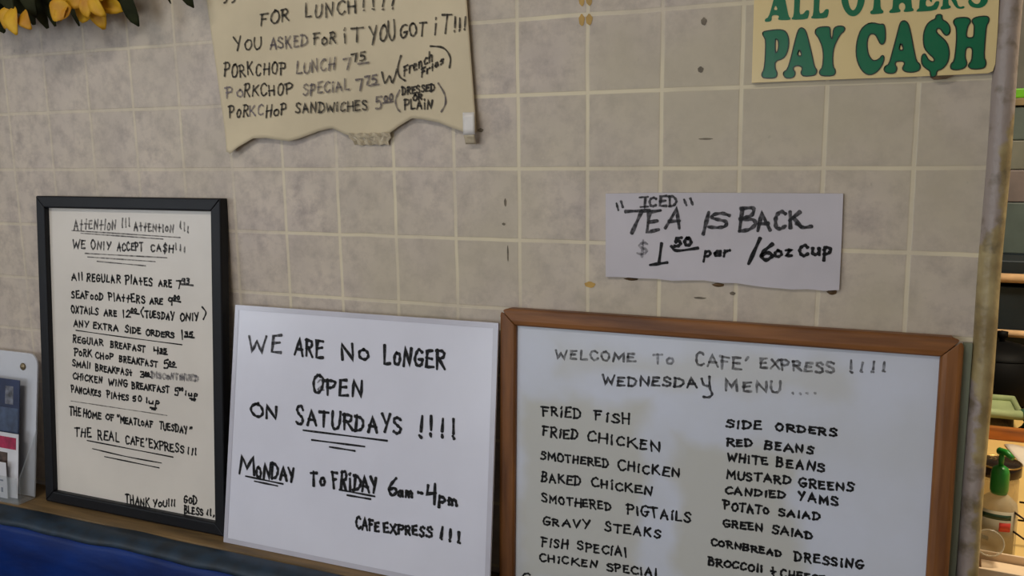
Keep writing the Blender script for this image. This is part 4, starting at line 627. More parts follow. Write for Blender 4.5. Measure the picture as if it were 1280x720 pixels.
# ------------------------------------------------------------ inks
def ink(name, col, alpha=1.0, patch=.0):
    """marker ink: a film that lets the board show through where the pen ran dry"""
    m = mat(name, col, .55, .15, 120, spec=.2)
    nt = m.node_tree; N = nt.nodes; K = nt.links; b = N['Principled BSDF']
    tc = N.new('ShaderNodeTexCoord'); nz = N.new('ShaderNodeTexNoise'); nz.inputs['Scale'].default_value = 150; nz.inputs['Detail'].default_value = 3
    K.new(tc.outputs['Object'], nz.inputs['Vector'])
    mr = N.new('ShaderNodeMapRange'); mr.inputs[1].default_value = .35; mr.inputs[2].default_value = .6
    mr.inputs[3].default_value = max(0, alpha - patch); mr.inputs[4].default_value = alpha
    K.new(nz.outputs['Fac'], mr.inputs[0]); K.new(mr.outputs[0], b.inputs['Alpha'])
    return m
INKS = [ink('black_marker', (16, 16, 18), .97, .12), ink('grey_marker', (62, 60, 62), .68, .35), ink('faded_violet_marker', (84, 80, 100), .8, .3),
        ink('rubbed_marker', (96, 94, 104), .55, .35), ink('dark_grey_marker', (46, 46, 50), .88, .3)]
PAPER_INKS = [ink('brown_black_marker', (42, 38, 34), .9, .25), INKS[1], ink('faded_violet_paper_marker', (92, 84, 92), .78, .3), ink('pale_violet_paper_marker', (122, 114, 124), .75, .3), INKS[4]]

# ------------------------------------------------------------ black framed notice
M_BLK = [mat('black_frame_lacquer', (14, 16, 23), .45, .2, 30, spec=.3)] * 2
M_NOTICE = mat('aged_white_board', (222, 216, 208), .3, .05, 5, spec=.4)
t = thing('framed_sign', 'black framed white notice with handwritten plate prices, standing on the ledge', 'framed sign',
          (.2979, -.0656, -.8724), (-.0794, 0, 0))
w, h = .4527, .6087
frame_rails(t, w, h, [(0, .02), (0, .002), (.002, 0), (.021, 0), (.023, .002), (.0235, .012), (.012, .02)], M_BLK)
mb = MB(); mb.box((-w/2+.015, .0105, .015), (w/2-.015, .0185, h-.015)); mb.build('notice_board', M_NOTICE, t)
write(t, TEXT['attention'], .0103, .0034, INKS)

# ------------------------------------------------------------ white loose sign
M_WHITE = mat('glossy_white_sheet', (221, 223, 238), .22, .03, 6, spec=.5, bump=.12, bscale=7)
M_EDGE = mat('clear_sheet_border', (196, 196, 210), .2, .05, 10, spec=.6)
t = thing('whiteboard_sign', 'frameless white sign announcing closed Saturdays, leaning between the black and brown frames', 'sign',
          (.7994, -.0793, -.8734), (-.1404, 0, 0))
q = [(-.2552, .4251), (.2515, .4264), (.2545, 0), (-.2659, 0)]
fill_poly('sheet', [[q]], M_WHITE, t, y=.002, thick=.0036)
mb = MB()
inn = .0085
c4 = [Vector((a, 0, b)) for a, b in q]; ctr = Vector((0, 0, .2128))
i4 = [Vector((p.x - math.copysign(inn, p.x), 0, p.z - math.copysign(inn, p.z - .2))) for p in c4]
for i in range(4):
    j = (i+1) % 4
    mb.add([(c4[i].x, -.0003, c4[i].z), (c4[j].x, -.0003, c4[j].z), (i4[j].x, -.0003, i4[j].z), (i4[i].x, -.0003, i4[i].z)], [(0, 1, 2, 3)])
mb.build('sealed_border', M_EDGE, t)
write(t, TEXT['saturday'], -.0005, .0050, INKS)

# ------------------------------------------------------------ brown framed menu board
M_BRN = [mat('brown_frame_wood_across', (138, 88, 42), .45, 0, 12, col2=(98, 58, 26), stretch=(.5, 4, 5), spec=.4, bump=.12, bscale=30),
         mat('brown_frame_wood_upright', (138, 88, 42), .45, 0, 12, col2=(98, 58, 26), stretch=(5, 4, .5), spec=.4, bump=.12, bscale=30)]
def stained_board():
    """dry-erase surface with yellowish rub-out stains where the two columns are written over and over"""
    m = mat('stained_dry_erase_board', (206, 212, 228), .3, 0, 8, col2=(200, 205, 216), spec=.45)
    nt = m.node_tree; N = nt.nodes; K = nt.links; b = N['Principled BSDF']; old = b.inputs['Base Color'].links[0].from_socket
    tc = N.new('ShaderNodeTexCoord'); nz = N.new('ShaderNodeTexNoise'); nz.inputs['Scale'].default_value = 11; nz.inputs['Detail'].default_value = 3
    K.new(tc.outputs['Object'], nz.inputs['Vector'])
    sp = N.new('ShaderNodeSeparateXYZ'); K.new(tc.outputs['Object'], sp.inputs[0])
    def op(o, a, c):
        n = N.new('ShaderNodeMath'); n.operation = o; n.use_clamp = o == 'MULTIPLY'
        for i, q in enumerate((a, c)):
            if isinstance(q, (int, float)): n.inputs[i].default_value = q
            else: K.new(q, n.inputs[i])
        return n.outputs[0]
    def box(cx, hx, cz, hz):
        d = op('MAXIMUM', op('SUBTRACT', op('ABSOLUTE', op('SUBTRACT', sp.outputs['X'], cx), 0), hx), op('SUBTRACT', op('ABSOLUTE', op('SUBTRACT', sp.outputs['Z'], cz), 0), hz))
        d = op('ADD', d, op('SUBTRACT', op('MULTIPLY', nz.outputs['Fac'], .09), .045))
        r_ = N.new('ShaderNodeMapRange'); r_.interpolation_type = 'SMOOTHSTEP'
        r_.inputs[1].default_value = -.015; r_.inputs[2].default_value = .02; r_.inputs[3].default_value = 1; r_.inputs[4].default_value = 0
        K.new(d, r_.inputs[0]); return r_.outputs[0]
    f = op('MAXIMUM', op('MAXIMUM', box(-.19, .095, .19, .155), box(.045, .08, .15, .15)), op('MULTIPLY', box(-.02, .2, .404, .016), .6))
    mx = N.new('ShaderNodeMix'); mx.data_type = 'RGBA'; K.new(op('MULTIPLY', f, .8), mx.inputs[0]); K.new(old, mx.inputs[6]); mx.inputs[7].default_value = (*lin((190, 190, 182)), 1)
    K.new(mx.outputs[2], b.inputs['Base Color'])
    return m
M_MENU = stained_board()
t = thing('menu_board', 'large brown wood framed whiteboard listing the day menu beside the corner post', 'menu board',
          (1.3715, -.0454, -.9043), (-.0533, 0, 0))
w, h = .636, .4775
frame_rails(t, w, h, [(0, .02), (0, .004), (.0012, .0018), (.003, .0006), (.006, 0), (.018, 0), (.0235, .001), (.026, .0035), (.0265, .010), (.012, .02)], M_BRN, r=.012)
mb = MB(); mb.box((-w/2+.017, .0085, .017), (w/2-.017, .0185, h-.017)); mb.build('writing_surface', M_MENU, t)
write(t, TEXT['menu'], .0083, .0032, INKS)

# ------------------------------------------------------------ cream lunch paper with a torn lower edge
M_PAPER = mat('yellowed_paper', (218, 204, 174), .65, .07, 6, spec=.25)
M_TAPE = mat('white_tape', (226, 222, 218), .3, .06, 40, spec=.5)
M_TAPE2 = mat('brittle_clear_tape', (214, 200, 172), .25, .12, 60, spec=.6, bump=.4, bscale=120)
t = thing('paper_sign', 'yellowed lunch special paper with torn bottom edge taped to the tiles', 'paper sign', (.52, -.008, -.19))
EDGE = [LUNCH_EDGE]
def edge_z(x):
    for (a, b), (c, d) in zip(LUNCH_EDGE, LUNCH_EDGE[1:]):
        if a <= x <= c: return b + (d-b)*(x-a)/max(1e-6, c-a)
    return LUNCH_EDGE[0][1] if x < LUNCH_EDGE[0][0] else LUNCH_EDGE[-1][1]
def left_x(z): return .0205 - .0265*min(1, max(0, z/.28)) if z < .28 else -.006
def right_x(z): return .497 - .012*z/.19
mb = MB(); rows = []
NX, NZ = 120, 26
for j in range(NZ + 1):
    r = []
    for i in range(NX + 1):
        f = i / NX
        xb = .0205 + (.496 - .0205)*f
        zb = edge_z(xb); z = zb + (.42 - zb)*(j/NZ)**1.25
        lx = left_x(z); rx = right_x(z); x = lx + (rx-lx)*f
        c = max(0, (.05 - z)/.06); y = -.011*c*c*(.6 + .4*math.sin(f*14)) - .0008*math.sin(f*9)*(1 if z < .2 else .4)
        r.append((x, y, z))
    rows.append(r)
mb.grid(rows, 0, True); mb.build('sheet', M_PAPER, t, solid=.0006)
write(t, TEXT['lunch'], -.0022, .0029, PAPER_INKS)
mb = MB(); rows = []
for j in range(4):
    rows.append([(a + (b_x - a)*0 , 0, 0) for a, b_x in ()] or [(.2685 + (.345-.2685)*i/14 + (.006 if j > 1 else 0)*(1-2*i/14), -.0035 + j*.0028 - .0016*math.sin(i*2.1+j), .031 - .0062*j + .0012*math.sin(i*1.7)) for i in range(15)])
mb.grid(rows, 0, False); mb.build('crinkled_tape', M_TAPE2, t, solid=.0004)
mb = MB(); mb.grid([[(.4765 + .0195*i/4, -.0088, .0585 - .033*j/4) for i in range(5)] for j in range(5)]); mb.build('tape', M_TAPE, t, solid=.0004)
mb = MB(); mb.grid([[(.4767 + .018*i/4, -.0085 + .007*j/4, .0258 - .0145*j/4) for i in range(5)] for j in range(5)]); mb.build('tape', M_TAPE2, t, solid=.0004)

# ------------------------------------------------------------ iced tea card
M_CARD = mat('grey_white_card', (200, 196, 204), .5, .05, 8, spec=.35)
M_GLUEB = mat('brown_glue', (104, 78, 46), .6, .3, 80)
t = thing('card_sign', 'small pale card about iced tea glued to the tiles above the brown framed board', 'card sign', (1.377, -.005, -.377))
fill_poly('card', [[TEA_EDGE]], M_CARD, t, y=.002, thick=.0036)
write(t, TEXT['tea'], -.0003, .0036, INKS)
mb = MB()
for cx, cz, rx, rz in ((-.122, .0015, .010, .0025), (.003, -.001, .008, .003), (.153, -.003, .006, .004)):
    mb = MB(); k = 12
    mb.add([(cx, .0025, cz)] + [(cx + rx*math.cos(2*math.pi*i/k)*(1+.2*math.sin(i*2.3)), .0045, cz + rz*math.sin(2*math.pi*i/k)) for i in range(k)], [(0, 1+i, 1+(i+1) % k) for i in range(k)])
    mb.build('glue_lump', M_GLUEB, t)

# ------------------------------------------------------------ green-lettered cash sign
M_CREAM = mat('cream_sign_plastic', (228, 206, 150), .25, .04, 5, spec=.5)
M_GREEN = mat('green_print', (4, 110, 72), .25, .06, 12, spec=.5)
M_OUT = mat('dark_outline_print', (16, 34, 28), .3, .1, 20, spec=.5)
t = thing('printed_sign', 'cream sign with big green letters demanding cash, fixed beside the corner post', 'sign', (1.558, -.008, -.104))
fill_poly('sign_plate', [[CASH_EDGE]], M_CREAM, t, y=.003, thick=.0056)
fill_poly('text_line', ROWS[0], [M_GREEN], t, y=-.0003, smooth=1)
fill_poly('text_line', ROWS[1], [M_GREEN, M_OUT], t, y=-.0003, smooth=1, outline=.0013)
mb = MB(); mb.add([(.073, .001, -.0005), (.10, .001, -.0002), (.092, .001, -.004), (.078, .001, -.0045)], [(0, 1, 2, 3)]); mb.build('adhesive_pad', M_GLUEB, t, solid=.003)

# ------------------------------------------------------------ artificial flower garland
M_LEAF = [mat('dark_leaf_cloth', (44, 48, 26), .75, .35, 25, spec=.1), mat('grey_green_leaf_cloth', (56, 58, 36), .75, .3, 25, spec=.1)]
M_YEL = mat('yellow_petal_cloth', (222, 176, 22), .6, 0, 22, col2=(190, 130, 18))
M_ORG = mat('orange_flower_heart', (206, 104, 26), .65, .3, 60)
M_VINE = mat('vine_stem', (58, 56, 36), .7, .3, 40)
t = thing('flower_garland', 'garland of yellow artificial flowers and dark green leaves hung on the tiles', 'garland', (.2, 0, .12))
O = Vector((.2, 0, .12))
rnd = random.Random(11)
pp = [(-1.0 + 1.29*i/24, -.022 - .012*math.sin(i*.8), .012*math.sin(i*.7)) for i in range(25)]
mb = MB(); mb.tube(pp, .006, 8); mb.build('vine', M_VINE, t)
def leaf(base, tip, wd, m, bend=.012, name='leaf', blunt=False):
    b0 = Vector(base) - O; d = Vector(tip) - Vector(base); L = d.length; d.normalize()
    side = d.cross(Vector((0, -1, 0)))
    if side.length < .1: side = d.cross(Vector((1, 0, 0)))
    side.normalize(); nrm = side.cross(d)
    rows = []
    for i in range(10):
        s = i / 9; hw = wd*.5*max(.02, 1 - abs(2*s-1)**3.2)**.6 if blunt else wd * (math.sin(math.pi * min(1, s*.93 + .03)) ** .8) * (1 - .35*s) * .62
        c = b0 + d*(L*s) + nrm*(bend*math.sin(math.pi*s))
        rows.append([tuple(c + side*(hw*k) + nrm*(.22*hw*abs(k)) ) for k in (-1, -.5, 0, .5, 1)])
    mb = MB(); mb.grid(rows, 0, True); mb.build(name, m, t, solid=.0006)
LV = [((.370, -.035, .120), (.404, -.050, .027), .030), ((.490, -.03, .115), (.521, -.045, .050), .022), ((.462, -.03, .115), (.468, -.04, .061), .012),
      
      ((.02, -.04, .13), (.085, -.055, .036), .050), ((.10, -.045, .13), (.105, -.06, .042), .050), ((.17, -.04, .14), (.195, -.055, .036), .046),
      ((.215, -.045, .14), (.222, -.062, .037), .036), ((.255, -.04, .13), (.266, -.050, .036), .022), ((.06, -.03, .15), (.035, -.05, .040), .050),
      ((.14, -.03, .15), (.15, -.045, .046), .052), ((.19, -.05, .15), (.245, -.06, .055), .046), ((-.03, -.04, .13), (.0, -.06, .03), .05), ((.30, -.03, .15), (.225, -.05, .075), .045),
      ((.33, -.03, .14), (.345, -.03, .07), .04), ((.01, -.05, .12), (.12, -.06, .065), .05), ((.11, -.055, .12), (.18, -.065, .06), .05),
      ((.10, -.085, .13), (.118, -.098, .058), .046), ((.155, -.085, .13), (.162, -.095, .060), .046), ((.06, -.08, .13), (.075, -.09, .055), .046), ((.20, -.08, .13), (.205, -.085, .05), .04)]
for i, (a, b, wd) in enumerate(LV): leaf(a, b, wd, M_LEAF[i % 2 if i > 4 else 0], blunt=i < 2)
for i in range(26):
    x = -.75 + 1.02*i/25; up = rnd.choice((1, 1, -1)) if x < -.05 else 1
    a = (x, -.03, .12); b = (x + rnd.uniform(-.06, .06), -.03 - rnd.uniform(.01, .05), .12 + up*rnd.uniform(.06, .11))
    leaf(a, b, rnd.uniform(.035, .05), M_LEAF[i % 2])
def flower(c, rad, face, seedv, npet=8, lay=2, spread=1.0):
    """a cloth flower: two whorls of pointed petals round an orange heart, looking along 'face'"""
    rr = random.Random(seedv); c = Vector(c) - O; f = Vector(face).normalized()
    e1 = f.cross(Vector((0, 0, 1))); e1.normalize(); e2 = f.cross(e1)
    mb = MB()
    for ly in range(lay):
        for k in range(npet):
            an = 2*math.pi*(k + .5*ly)/npet + rr.uniform(-.12, .12); L = rad*(1 - .22*ly)*rr.uniform(.88, 1.08)
            d = e1*math.cos(an) + e2*math.sin(an); sd = f.cross(d); rows = []
            lift = (.12 + .5*ly)*rr.uniform(.6, 1.3)
            for i in range(8):
                s = i/7; hw = L*.30*(math.sin(math.pi*min(1, s*.88+.09))**.75)*spread
                p = c + d*(L*s) + f*(L*lift*s*(1-.6*s) + .003*ly)
                rows.append([tuple(p + sd*(hw*q) + f*(.25*hw*abs(q))) for q in (-1, -.5, 0, .5, 1)])
            mb.grid(rows, 0, True)
    fl = mb.build('flower', M_YEL, t, solid=.0006)
    mb = MB(); pts = []
    for i in range(6):
        a = math.pi/2*i/5
        pts.append([tuple(c + f*(rad*.22*math.sin(a)) + (e1*math.cos(2*math.pi*k/14) + e2*math.sin(2*math.pi*k/14))*(rad*.20*math.cos(a)*(1+.12*(k % 2)))) for k in range(14)])
    mb.grid(pts, 0, True, True); mb.build('flower_heart', M_ORG, fl)
flower((.313, -.062, .088), .060, (.15, -1, -.35), 3, npet=7)
flower((.163, -.06, .135), .042, (-.1, -1, .1), 5, npet=6)
leaf((.163, -.094, .070), (.140, -.098, .034), .030, M_YEL, .006, 'petal')
leaf((.166, -.096, .070), (.174, -.102, .021), .036, M_YEL, .006, 'petal')
leaf((.188, -.094, .062), (.206, -.098, .029), .030, M_YEL, .006, 'petal')
leaf((.285, -.080, .062), (.244, -.088, .053), .036, M_YEL, .006, 'petal', True)
leaf((.272, -.078, .068), (.266, -.088, .040), .026, M_YEL, .006, 'petal', True)
for x in (-.1, -.34, -.58): flower((x, -.065, .11 + .02*math.sin(x*9)), .055, (0, -1, -.2), int(x*50))

# ------------------------------------------------------------ acrylic brochure holder with its papers, on the ledge at the left
M_ACR = clear('hazy_acrylic', (226, 230, 240), .72, .18)
M_ACRP = clear('clear_acrylic_pocket', (200, 208, 214), .20, .08)
M_RIVET = mat('brass_rivet', (150, 134, 104), .35, .2, 60, metal=.5)
t = thing('brochure_holder', 'clear acrylic brochure holder standing on the ledge left of the black frame', 'brochure holder', (-.05, -.06, LZ))
X1 = .0865; X0 = -.16; lean = .155
def bp_(x, z): return (x, -.003 + z*.145, z)
out = [(X0, .004), (X0, .27), (X0+.006, .284), (X0+.02, .290)]
cr_ = .024
out += [(X1-cr_+cr_*math.sin(R(a)), .290-cr_+cr_*math.cos(R(a))) for a in range(0, 91, 15)] + [(X1, .14), (X1, .004)]
mb = MB()
fr = [bp_(x, z) for x, z in out]; bk = [(x, y + .003, z) for x, y, z in fr]; n = len(out)
mb.add(fr + bk, [list(range(n)), list(range(n, 2*n))[::-1]] + [(i, (i+1) % n, n+(i+1) % n, n+i) for i in range(n)])
mb.build('back_panel', M_ACR, t)
mb = MB()
for x in (X0-.002, X1+.0005):
    s = [bp_(x, .002), bp_(x, .138), (x, bp_(x, .05)[1]-.036, .052), (x, -.035, .002)]
    s2 = [(a+.0025, b, c) for a, b, c in s]
    mb.add(s + s2, [(0, 1, 2, 3), (7, 6, 5, 4), (0, 4, 5, 1), (1, 5, 6, 2), (2, 6, 7, 3), (3, 7, 4, 0)])
mb.box((X0+.0008, -.0385, .0), (X1+.0002, -.0355, .055)); mb.box((X0+.0008, -.0352, 0), (X1+.0002, -.0045, .0018))
mb.build('pocket', M_ACRP, t)
c = bp_(X1-.040, .262); mb = MB(); mb.lathe([(0, .003), (.006, .0025), (.008, 0), (0, 0)], (0, 0, 0), 20)
mb.build('rivet', M_RIVET, t, mat4=Matrix.Translation((c[0], c[1]-.0003, c[2])) @ Matrix.Rotation(R(90), 4, 'X'))

def leaflet(name, label, cat, loc, w, h, lean_, thick, mats, art):
    """a paper card standing at loc (bottom centre); art = coloured patches (x0, z0, x1, z1, material)"""
    t_ = thing(name, label, cat, loc, (-lean_, 0, 0))
    mb = MB(); mb.box((-w/2, 0, 0), (w/2, thick, h)); mb.build('sheet', mats[0], t_)
    for nm, x0, z0, x1, z1, m in art:
        mb = MB(); mb.box((x0, -.0004, z0), (x1, -.0001, z1)); mb.build(nm, m, t_)
M_NAVY = mat('navy_print', (38, 52, 88), .35, .25, 20)
M_PIC = mat('pale_photo_print', (120, 124, 138), .4, .5, 70)
M_SKY = mat('grey_blue_print', (72, 88, 118), .4, .3, 40)
M_MAG = mat('magenta_print', (186, 40, 86), .4, .3, 50)
M_PWH = mat('white_card', (214, 214, 220), .5, .05, 20)
M_PIC2 = mat('brown_photo_print', (92, 74, 68), .4, .5, 60)
leaflet('brochure', 'navy brochure standing tallest in the clear holder', 'brochure', (-.0430, -.0785, LZ+.006), .105, .236, .14, .0012, [M_NAVY],
        [('picture', .012, .185, .035, .222, M_PIC), ('print_block', -.045, .128, .050, .178, M_SKY), ('picture', .010, .085, .033, .122, M_PIC)])
leaflet('flyer', 'magenta and white flyer in front of the navy brochure', 'flyer', (-.0330, -.0855, LZ+.006), .105, .130, .13, .001, [M_PWH],
        [('print_block', -.05, .098, .046, .122, M_MAG), ('picture', -.02, .03, .022, .09, M_PIC2)])
leaflet('card', 'small white card at the front of the clear holder', 'card', (-.0450, -.0925, LZ+.006), .09, .074, .06, .0008, [M_PWH],
        [('print_block', .0, .035, .035, .038, M_SKY), ('print_block', .028, .012, .033, .022, M_SKY)])

# ------------------------------------------------------------ kitchen beyond the post
KZ = -.86
M_YELW = mat('yellow_laminate', (226, 190, 118), .4, .06, 8, spec=.4)
M_CAB = mat('cabinet_board', (150, 128, 96), .6, .15, 8)
t = thing('kitchen_counter', 'yellow laminate kitchen counter behind the corner post', 'counter', (2.4, .8, FZ))
simple_box('worktop', (-.7, -.66, KZ-FZ-.04), (.98, .75, KZ-FZ), M_YELW, t, .004)
simple_box('cabinet', (-.66, -.6, 0), (.98, .75, KZ-FZ-.041), M_CAB, t, .003)
M_OR = mat('varnished_orange_wood', (186, 106, 40), .35, .3, 14, stretch=(.5, 4, 4))
t = tag(simple_box('wood_strip', (1.72, .952, KZ), (2.9, .975, KZ+.028), M_OR, bevel=.003), 'narrow orange wood strip lying across the yellow counter', 'wood strip')
# sanitiser bottle with green pump
M_BOT = mat('cloudy_clear_plastic', (196, 186, 160), .12, .05, 20, alpha=.42, spec=.6)
M_GRN = mat('green_pump_plastic', (34, 132, 40), .35, .1, 30, spec=.5)
M_LBL = mat('pale_label', (170, 160, 134), .4, .08, 30)
M_LGR = mat('dark_green_label_print', (30, 62, 40), .4, .1, 30)
M_LRD = mat('red_label_print', (206, 60, 44), .4, .1, 30)
t = thing('pump_bottle', 'clear pump bottle with bright green pump top behind the post', 'bottle', (1.785, .315, KZ), (0, 0, R(-8)))
mb = MB(); mb.lathe([(0, .002), (.024, .0), (.028, .006), (.028, .085), (.026, .098), (.016, .108), (.011, .112), (.011, .12), (0, .12)], (0, 0, 0), 32, 1.05, .75); mb.build('body', M_BOT, t)
mb = MB()
mb.grid([[(.0297*math.cos(a), .0214*math.sin(a), z) for a in [R(-150 + 120*i/12) for i in range(13)]] for z in (.014, .088)]); lb = mb.build('label', M_LBL, t, solid=.0004)
def lpatch(a0, a1, z0, z1, m):
    mb = MB(); mb.grid([[(.0301*math.cos(a), .0218*math.sin(a), z) for a in [R(a0 + (a1-a0)*i/6) for i in range(7)]] for z in (z0, z1)]); mb.build('label_print', m, lb, solid=.0003)
lpatch(-135, -48, .074, .083, M_LGR); lpatch(-82, -48, .055, .070, M_LRD); lpatch(-145, -108, .036, .043, M_LGR)
mb = MB(); mb.lathe([(0, .112), (.012, .112), (.0135, .118), (.0135, .146), (.0115, .154), (.006, .158), (0, .158)], (0, 0, 0), 24); mb.build('pump_collar', M_GRN, t)
mb = MB(); mb.tube([(0, 0, .158), (0, 0, .178)], .004, 10); mb.tube([(-.004, .004, .181), (.006, -.006, .183), (.016, -.016, .178)], [.006, .0055, .0035], 10); mb.build('pump_nozzle', M_GRN, t)
# lidded jar
M_JAR = mat('jar_glass', (206, 176, 120), .1, .1, 20, alpha=.5, spec=.6)
M_LID = mat('dark_lid_metal', (58, 44, 36), .25, .2, 30, metal=.6)
M_RIM = mat('gold_rim_metal', (196, 160, 96), .25, .15, 30, metal=.9)
t = thing('jar', 'round jar with dark lid and gold rim behind the pump bottle', 'jar', (1.802, .47, KZ))
mb = MB(); mb.lathe([(0, .001), (.030, 0), (.034, .006), (.034, .082), (.031, .09), (0, .09)], (0, 0, 0), 32); mb.build('glass_body', M_JAR, t)
mb = MB(); mb.lathe([(.0345, .0905), (.0365, .092), (.0365, .108), (.034, .112), (0, .112), (0, .0905)], (0, 0, 0), 36); ld = mb.build('lid', M_LID, t)
mb = MB(); mb.tube([(.0355*math.cos(2*math.pi*k/32), .0355*math.sin(2*math.pi*k/32), .111) for k in range(33)], .0016, 8, caps=False); mb.build('lid_rim', M_RIM, ld)
# clear scoop
M_CUP = mat('clear_cup_plastic', (206, 194, 168), .1, .05, 20, alpha=.3, spec=.7)
t = thing('plastic_cup', 'small clear plastic cup tipped toward the dining side, in front of the pump bottle', 'cup', (1.762, .235, KZ))
mb = MB(); mb.lathe([(0, 0), (.013, .001), (.0195, .048), (.0205, .049), (.0205, .051), (.0185, .050), (.012, .004), (0, .003)], (0, 0, 0), 28)
mb.build('body', M_CUP, t, mat4=Matrix.Translation((0, 0, .0445)) @ Matrix.Rotation(R(52), 4, 'X'))
mb = MB(); mb.tube([(.02*math.cos(2*math.pi*k/24), .02*math.sin(2*math.pi*k/24), .05) for k in range(25)], .0011, 6, caps=False)
mb.build('rim', M_BOT, t, mat4=Matrix.Translation((0, 0, .0445)) @ Matrix.Rotation(R(52), 4, 'X'))
mb = MB(); mb.box((-.012, .002, 0), (.012, .026, .030)); mb.build('foot', M_CUP, t, bevel=.003)
# cream carton tray
M_CTN = mat('cream_carton', (226, 200, 166), .6, .08, 20)
t = thing('carton_tray', 'open cream carton tray on the counter nearest the post', 'carton', (1.86, .175, KZ), (0, 0, R(-4)))
mb = MB(); mb.box((-.12, -.034, 0), (.12, .034, .004)); mb.build('base', M_CTN, t)
for a, b in (((-.12, .030, .0045), (.12, .034, .054)), ((-.12, -.034, .0045), (.12, -.030, .054)), ((-.12, -.0295, .0045), (-.115, .0295, .054)), ((.115, -.0295, .0045), (.12, .0295, .054))):
    mb = MB(); mb.box(a, b); mb.build('side_wall', M_CTN, t, bevel=.001)
mb = MB(); mb.box((-.108, -.026, .036), (.108, .026, .042)); mb.build('inner_flap', M_CTN, t, bevel=.001)
# paper slip
M_SLIP = mat('white_slip_paper', (226, 214, 196), .6, .03, 20)
mb = MB(); mb.grid([[(1.868 + .05*i/6 + .02*(1 - j/5), .79 + .13*j/5, KZ + .0006 + .002*math.sin(i*.8)*(j/5)+.002*(j/5)) for i in range(7)] for j in range(6)])
tag(mb.build('paper_slip', M_SLIP, solid=.0005), 'white paper slip lying on the yellow counter', 'paper slip')
# black wire stand
M_WIRE = mat('dark_wire', (46, 30, 24), .4, .2, 40, metal=.6)
t = thing('wire_stand', 'dark thin wire stand on the counter right of the pump bottle', 'stand', (1.93, .30, KZ))
for dz in (.088, .056):
    mb = MB(); mb.tube([(-.123, 0, dz), (-.105, 0, dz-.012), (.10, 0, dz-.016)], .0016, 8); mb.build('rail', M_WIRE, t)
    mb = MB(); mb.tube([(-.105, .08, dz-.012), (.10, .08, dz-.016)], .0016, 8); mb.build('rail', M_WIRE, t)
for x, y in ((-.06, 0), (.10, 0), (-.06, .08), (.10, .08)):
    mb = MB(); mb.tube([(x, y, .0), (x, y, .092)], .002, 8); mb.build('post', M_WIRE, t)
# food tub with pale green lid
M_TUBG = mat('pale_green_lid_plastic', (168, 182, 132), .4, .08, 20)
M_TUB = mat('smoky_tub_plastic', (92, 78, 58), .25, .5, 18, alpha=.85)
t = thing('food_tub', 'low smoky food tub with thick pale green rim beyond the wood strip', 'food tub', (1.815, 1.09, KZ))
mb = MB(); mb.box((-.09, -.058, 0), (.085, .06, .034)); mb.build('body', M_TUB, t, bevel=.006)
mb = MB(); mb.tube([(-.095, -.064, .042), (.096, -.064, .042), (.096, .064, .042), (-.095, .064, .042), (-.095, -.064, .042)], .0115, 12); mb.box((-.09, -.06, .036), (.09, .06, .042)); mb.build('lid', M_TUBG, t)
# green cloth
M_CLOTH = mat('green_dish_cloth', (72, 120, 92), .8, .25, 25)
mb = MB(); rows = []
for j in range(12):
    s = j/11
    rows.append([(1.928 + .13*i/15 + .012*math.sin(j*.9) - .02*(1-s)*(1 if i < 4 else 0), 1.0 + .02*math.sin(i*1.3+j*.4) + .05*(1-s), KZ + .001 + .095*s*(1 - .25*math.sin(i*.55)**2)) for i in range(16)])
mb.grid(rows, 0, True); tag(mb.build('dish_cloth', M_CLOTH, solid=.002), 'crumpled green dish cloth standing beside the food tub', 'dish cloth')
# black covered pot
M_POT = mat('black_pot_enamel', (10, 10, 11), .6, .2, 20, spec=.12)
t = thing('cooking_pot', 'black covered cooking pot behind the food tub', 'pot', (1.895, 1.30, KZ))
mb = MB(); mb.lathe([(0, 0), (.075, 0), (.088, .012), (.09, .12), (.086, .122), (0, .122)], (0, 0, 0), 36); mb.build('body', M_POT, t)
mb = MB(); mb.lathe([(.091, .1225), (.09, .128), (.065, .145), (.02, .158), (.0, .158), (0, .1225)], (0, 0, 0), 36); ld = mb.build('lid', M_POT, t)
mb = MB(); mb.lathe([(.006, .158), (.007, .166), (.013, .172), (.013, .184), (0, .187)], (0, 0, 0), 20); mb.build('knob', M_POT, ld)
for s in (-1, 1):
    mb = MB(); mb.tube([(s*.0895, -.02, .10), (s*.112, -.015, .102), (s*.112, .015, .102), (s*.0895, .02, .10)], .005, 8); mb.build('handle', M_POT, t)
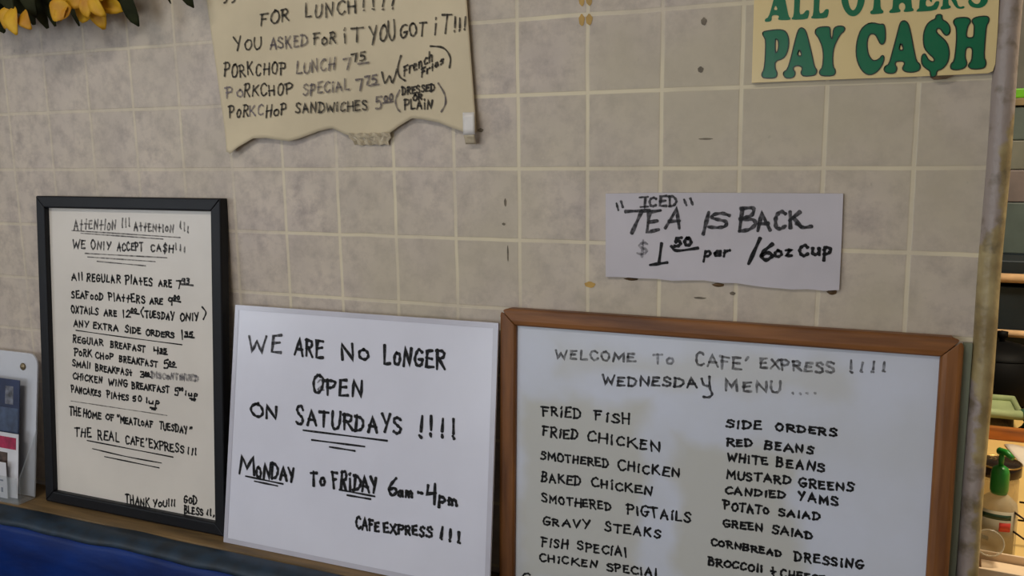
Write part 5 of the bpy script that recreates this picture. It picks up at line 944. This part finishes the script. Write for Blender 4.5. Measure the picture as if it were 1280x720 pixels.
# rack with copper rails
M_RACK = mat('dark_teal_metal', (34, 46, 54), .5, .2, 10, metal=.3)
M_COP = mat('copper_rail', (250, 206, 156), .35, .12, 20, metal=.0)
t = thing('storage_rack', 'dark metal rack with two copper coloured front rails on the counter', 'rack', (2.16, 1.48, KZ))
for x in (-.42, .36):
    for y in (-.06, .06):
        mb = MB(); mb.box((x-.008, y-.008, 0), (x+.008, y+.008, .365)); mb.build('post', M_RACK, t, bevel=.002)
for z in (.168, .318):
    simple_box('shelf', (-.41, -.068, z-.022), (.35, .068, z-.014), M_RACK, t, .001)
    mb = MB(); mb.tube([(-.43, -.079, z - .008), (.37, -.079, z - .008)], .0125 if z > .2 else .010, 12); mb.build('rail', M_COP, t)
simple_box('back_panel', (-.41, .069, .02), (.35, .073, .36), M_RACK, t)
simple_box('drawer_box', (-.40, -.064, .160), (.34, .064, .285), M_RACK, t, .003)
simple_box('top_tray', (-.40, -.066, .306), (.34, .066, .356), M_RACK, t, .004)
# wall shelf with green tray and grey bins
M_SHELF = mat('tan_shelf_board', (150, 130, 92), .5, .15, 14)
M_LIME = mat('lime_tray_plastic', (110, 190, 30), .4, .06, 20)
M_BIN = [mat('grey_bin_plastic', (126, 128, 118), .5, .1, 12), mat('teal_grey_bin_plastic', (96, 110, 106), .5, .12, 12), mat('mauve_grey_bin_plastic', (136, 124, 122), .5, .12, 12)]
t = thing('wall_shelf', 'tan wall shelf high on the grey kitchen wall', 'shelf', (2.3, 2.1, -.085))
simple_box('board', (-.5, -.24, 0), (.6, -.0005, .022), M_SHELF, t, .002)
for x in (-.4, .5): simple_box('bracket', (x, -.2, .0225), (x+.02, -.0005, .12), M_SHELF, t, .002)
t = tag(simple_box('serving_tray', (1.85, 1.862, -.0625), (2.35, 2.06, -.034), M_LIME, bevel=.004), 'lime green tray lying on the tan wall shelf', 'tray')
for i, (z0, z1, m, lb) in enumerate(((-.26, -.172, 1, 'teal grey bin hanging lower under the wall shelf'), )): pass
t = thing('wall_cabinet', 'grey striped cabinet fixed under the tan wall shelf', 'cabinet', (2.36, 2.1, -.74))
for i, (z0, z1) in enumerate(((0, .20), (.202, .36), (.362, .46), (.462, .55), (.552, .652))):
    simple_box('drawer', (-.44, -.23, z0), (.36, -.0005, z1), M_BIN[i % 3], t, .003)
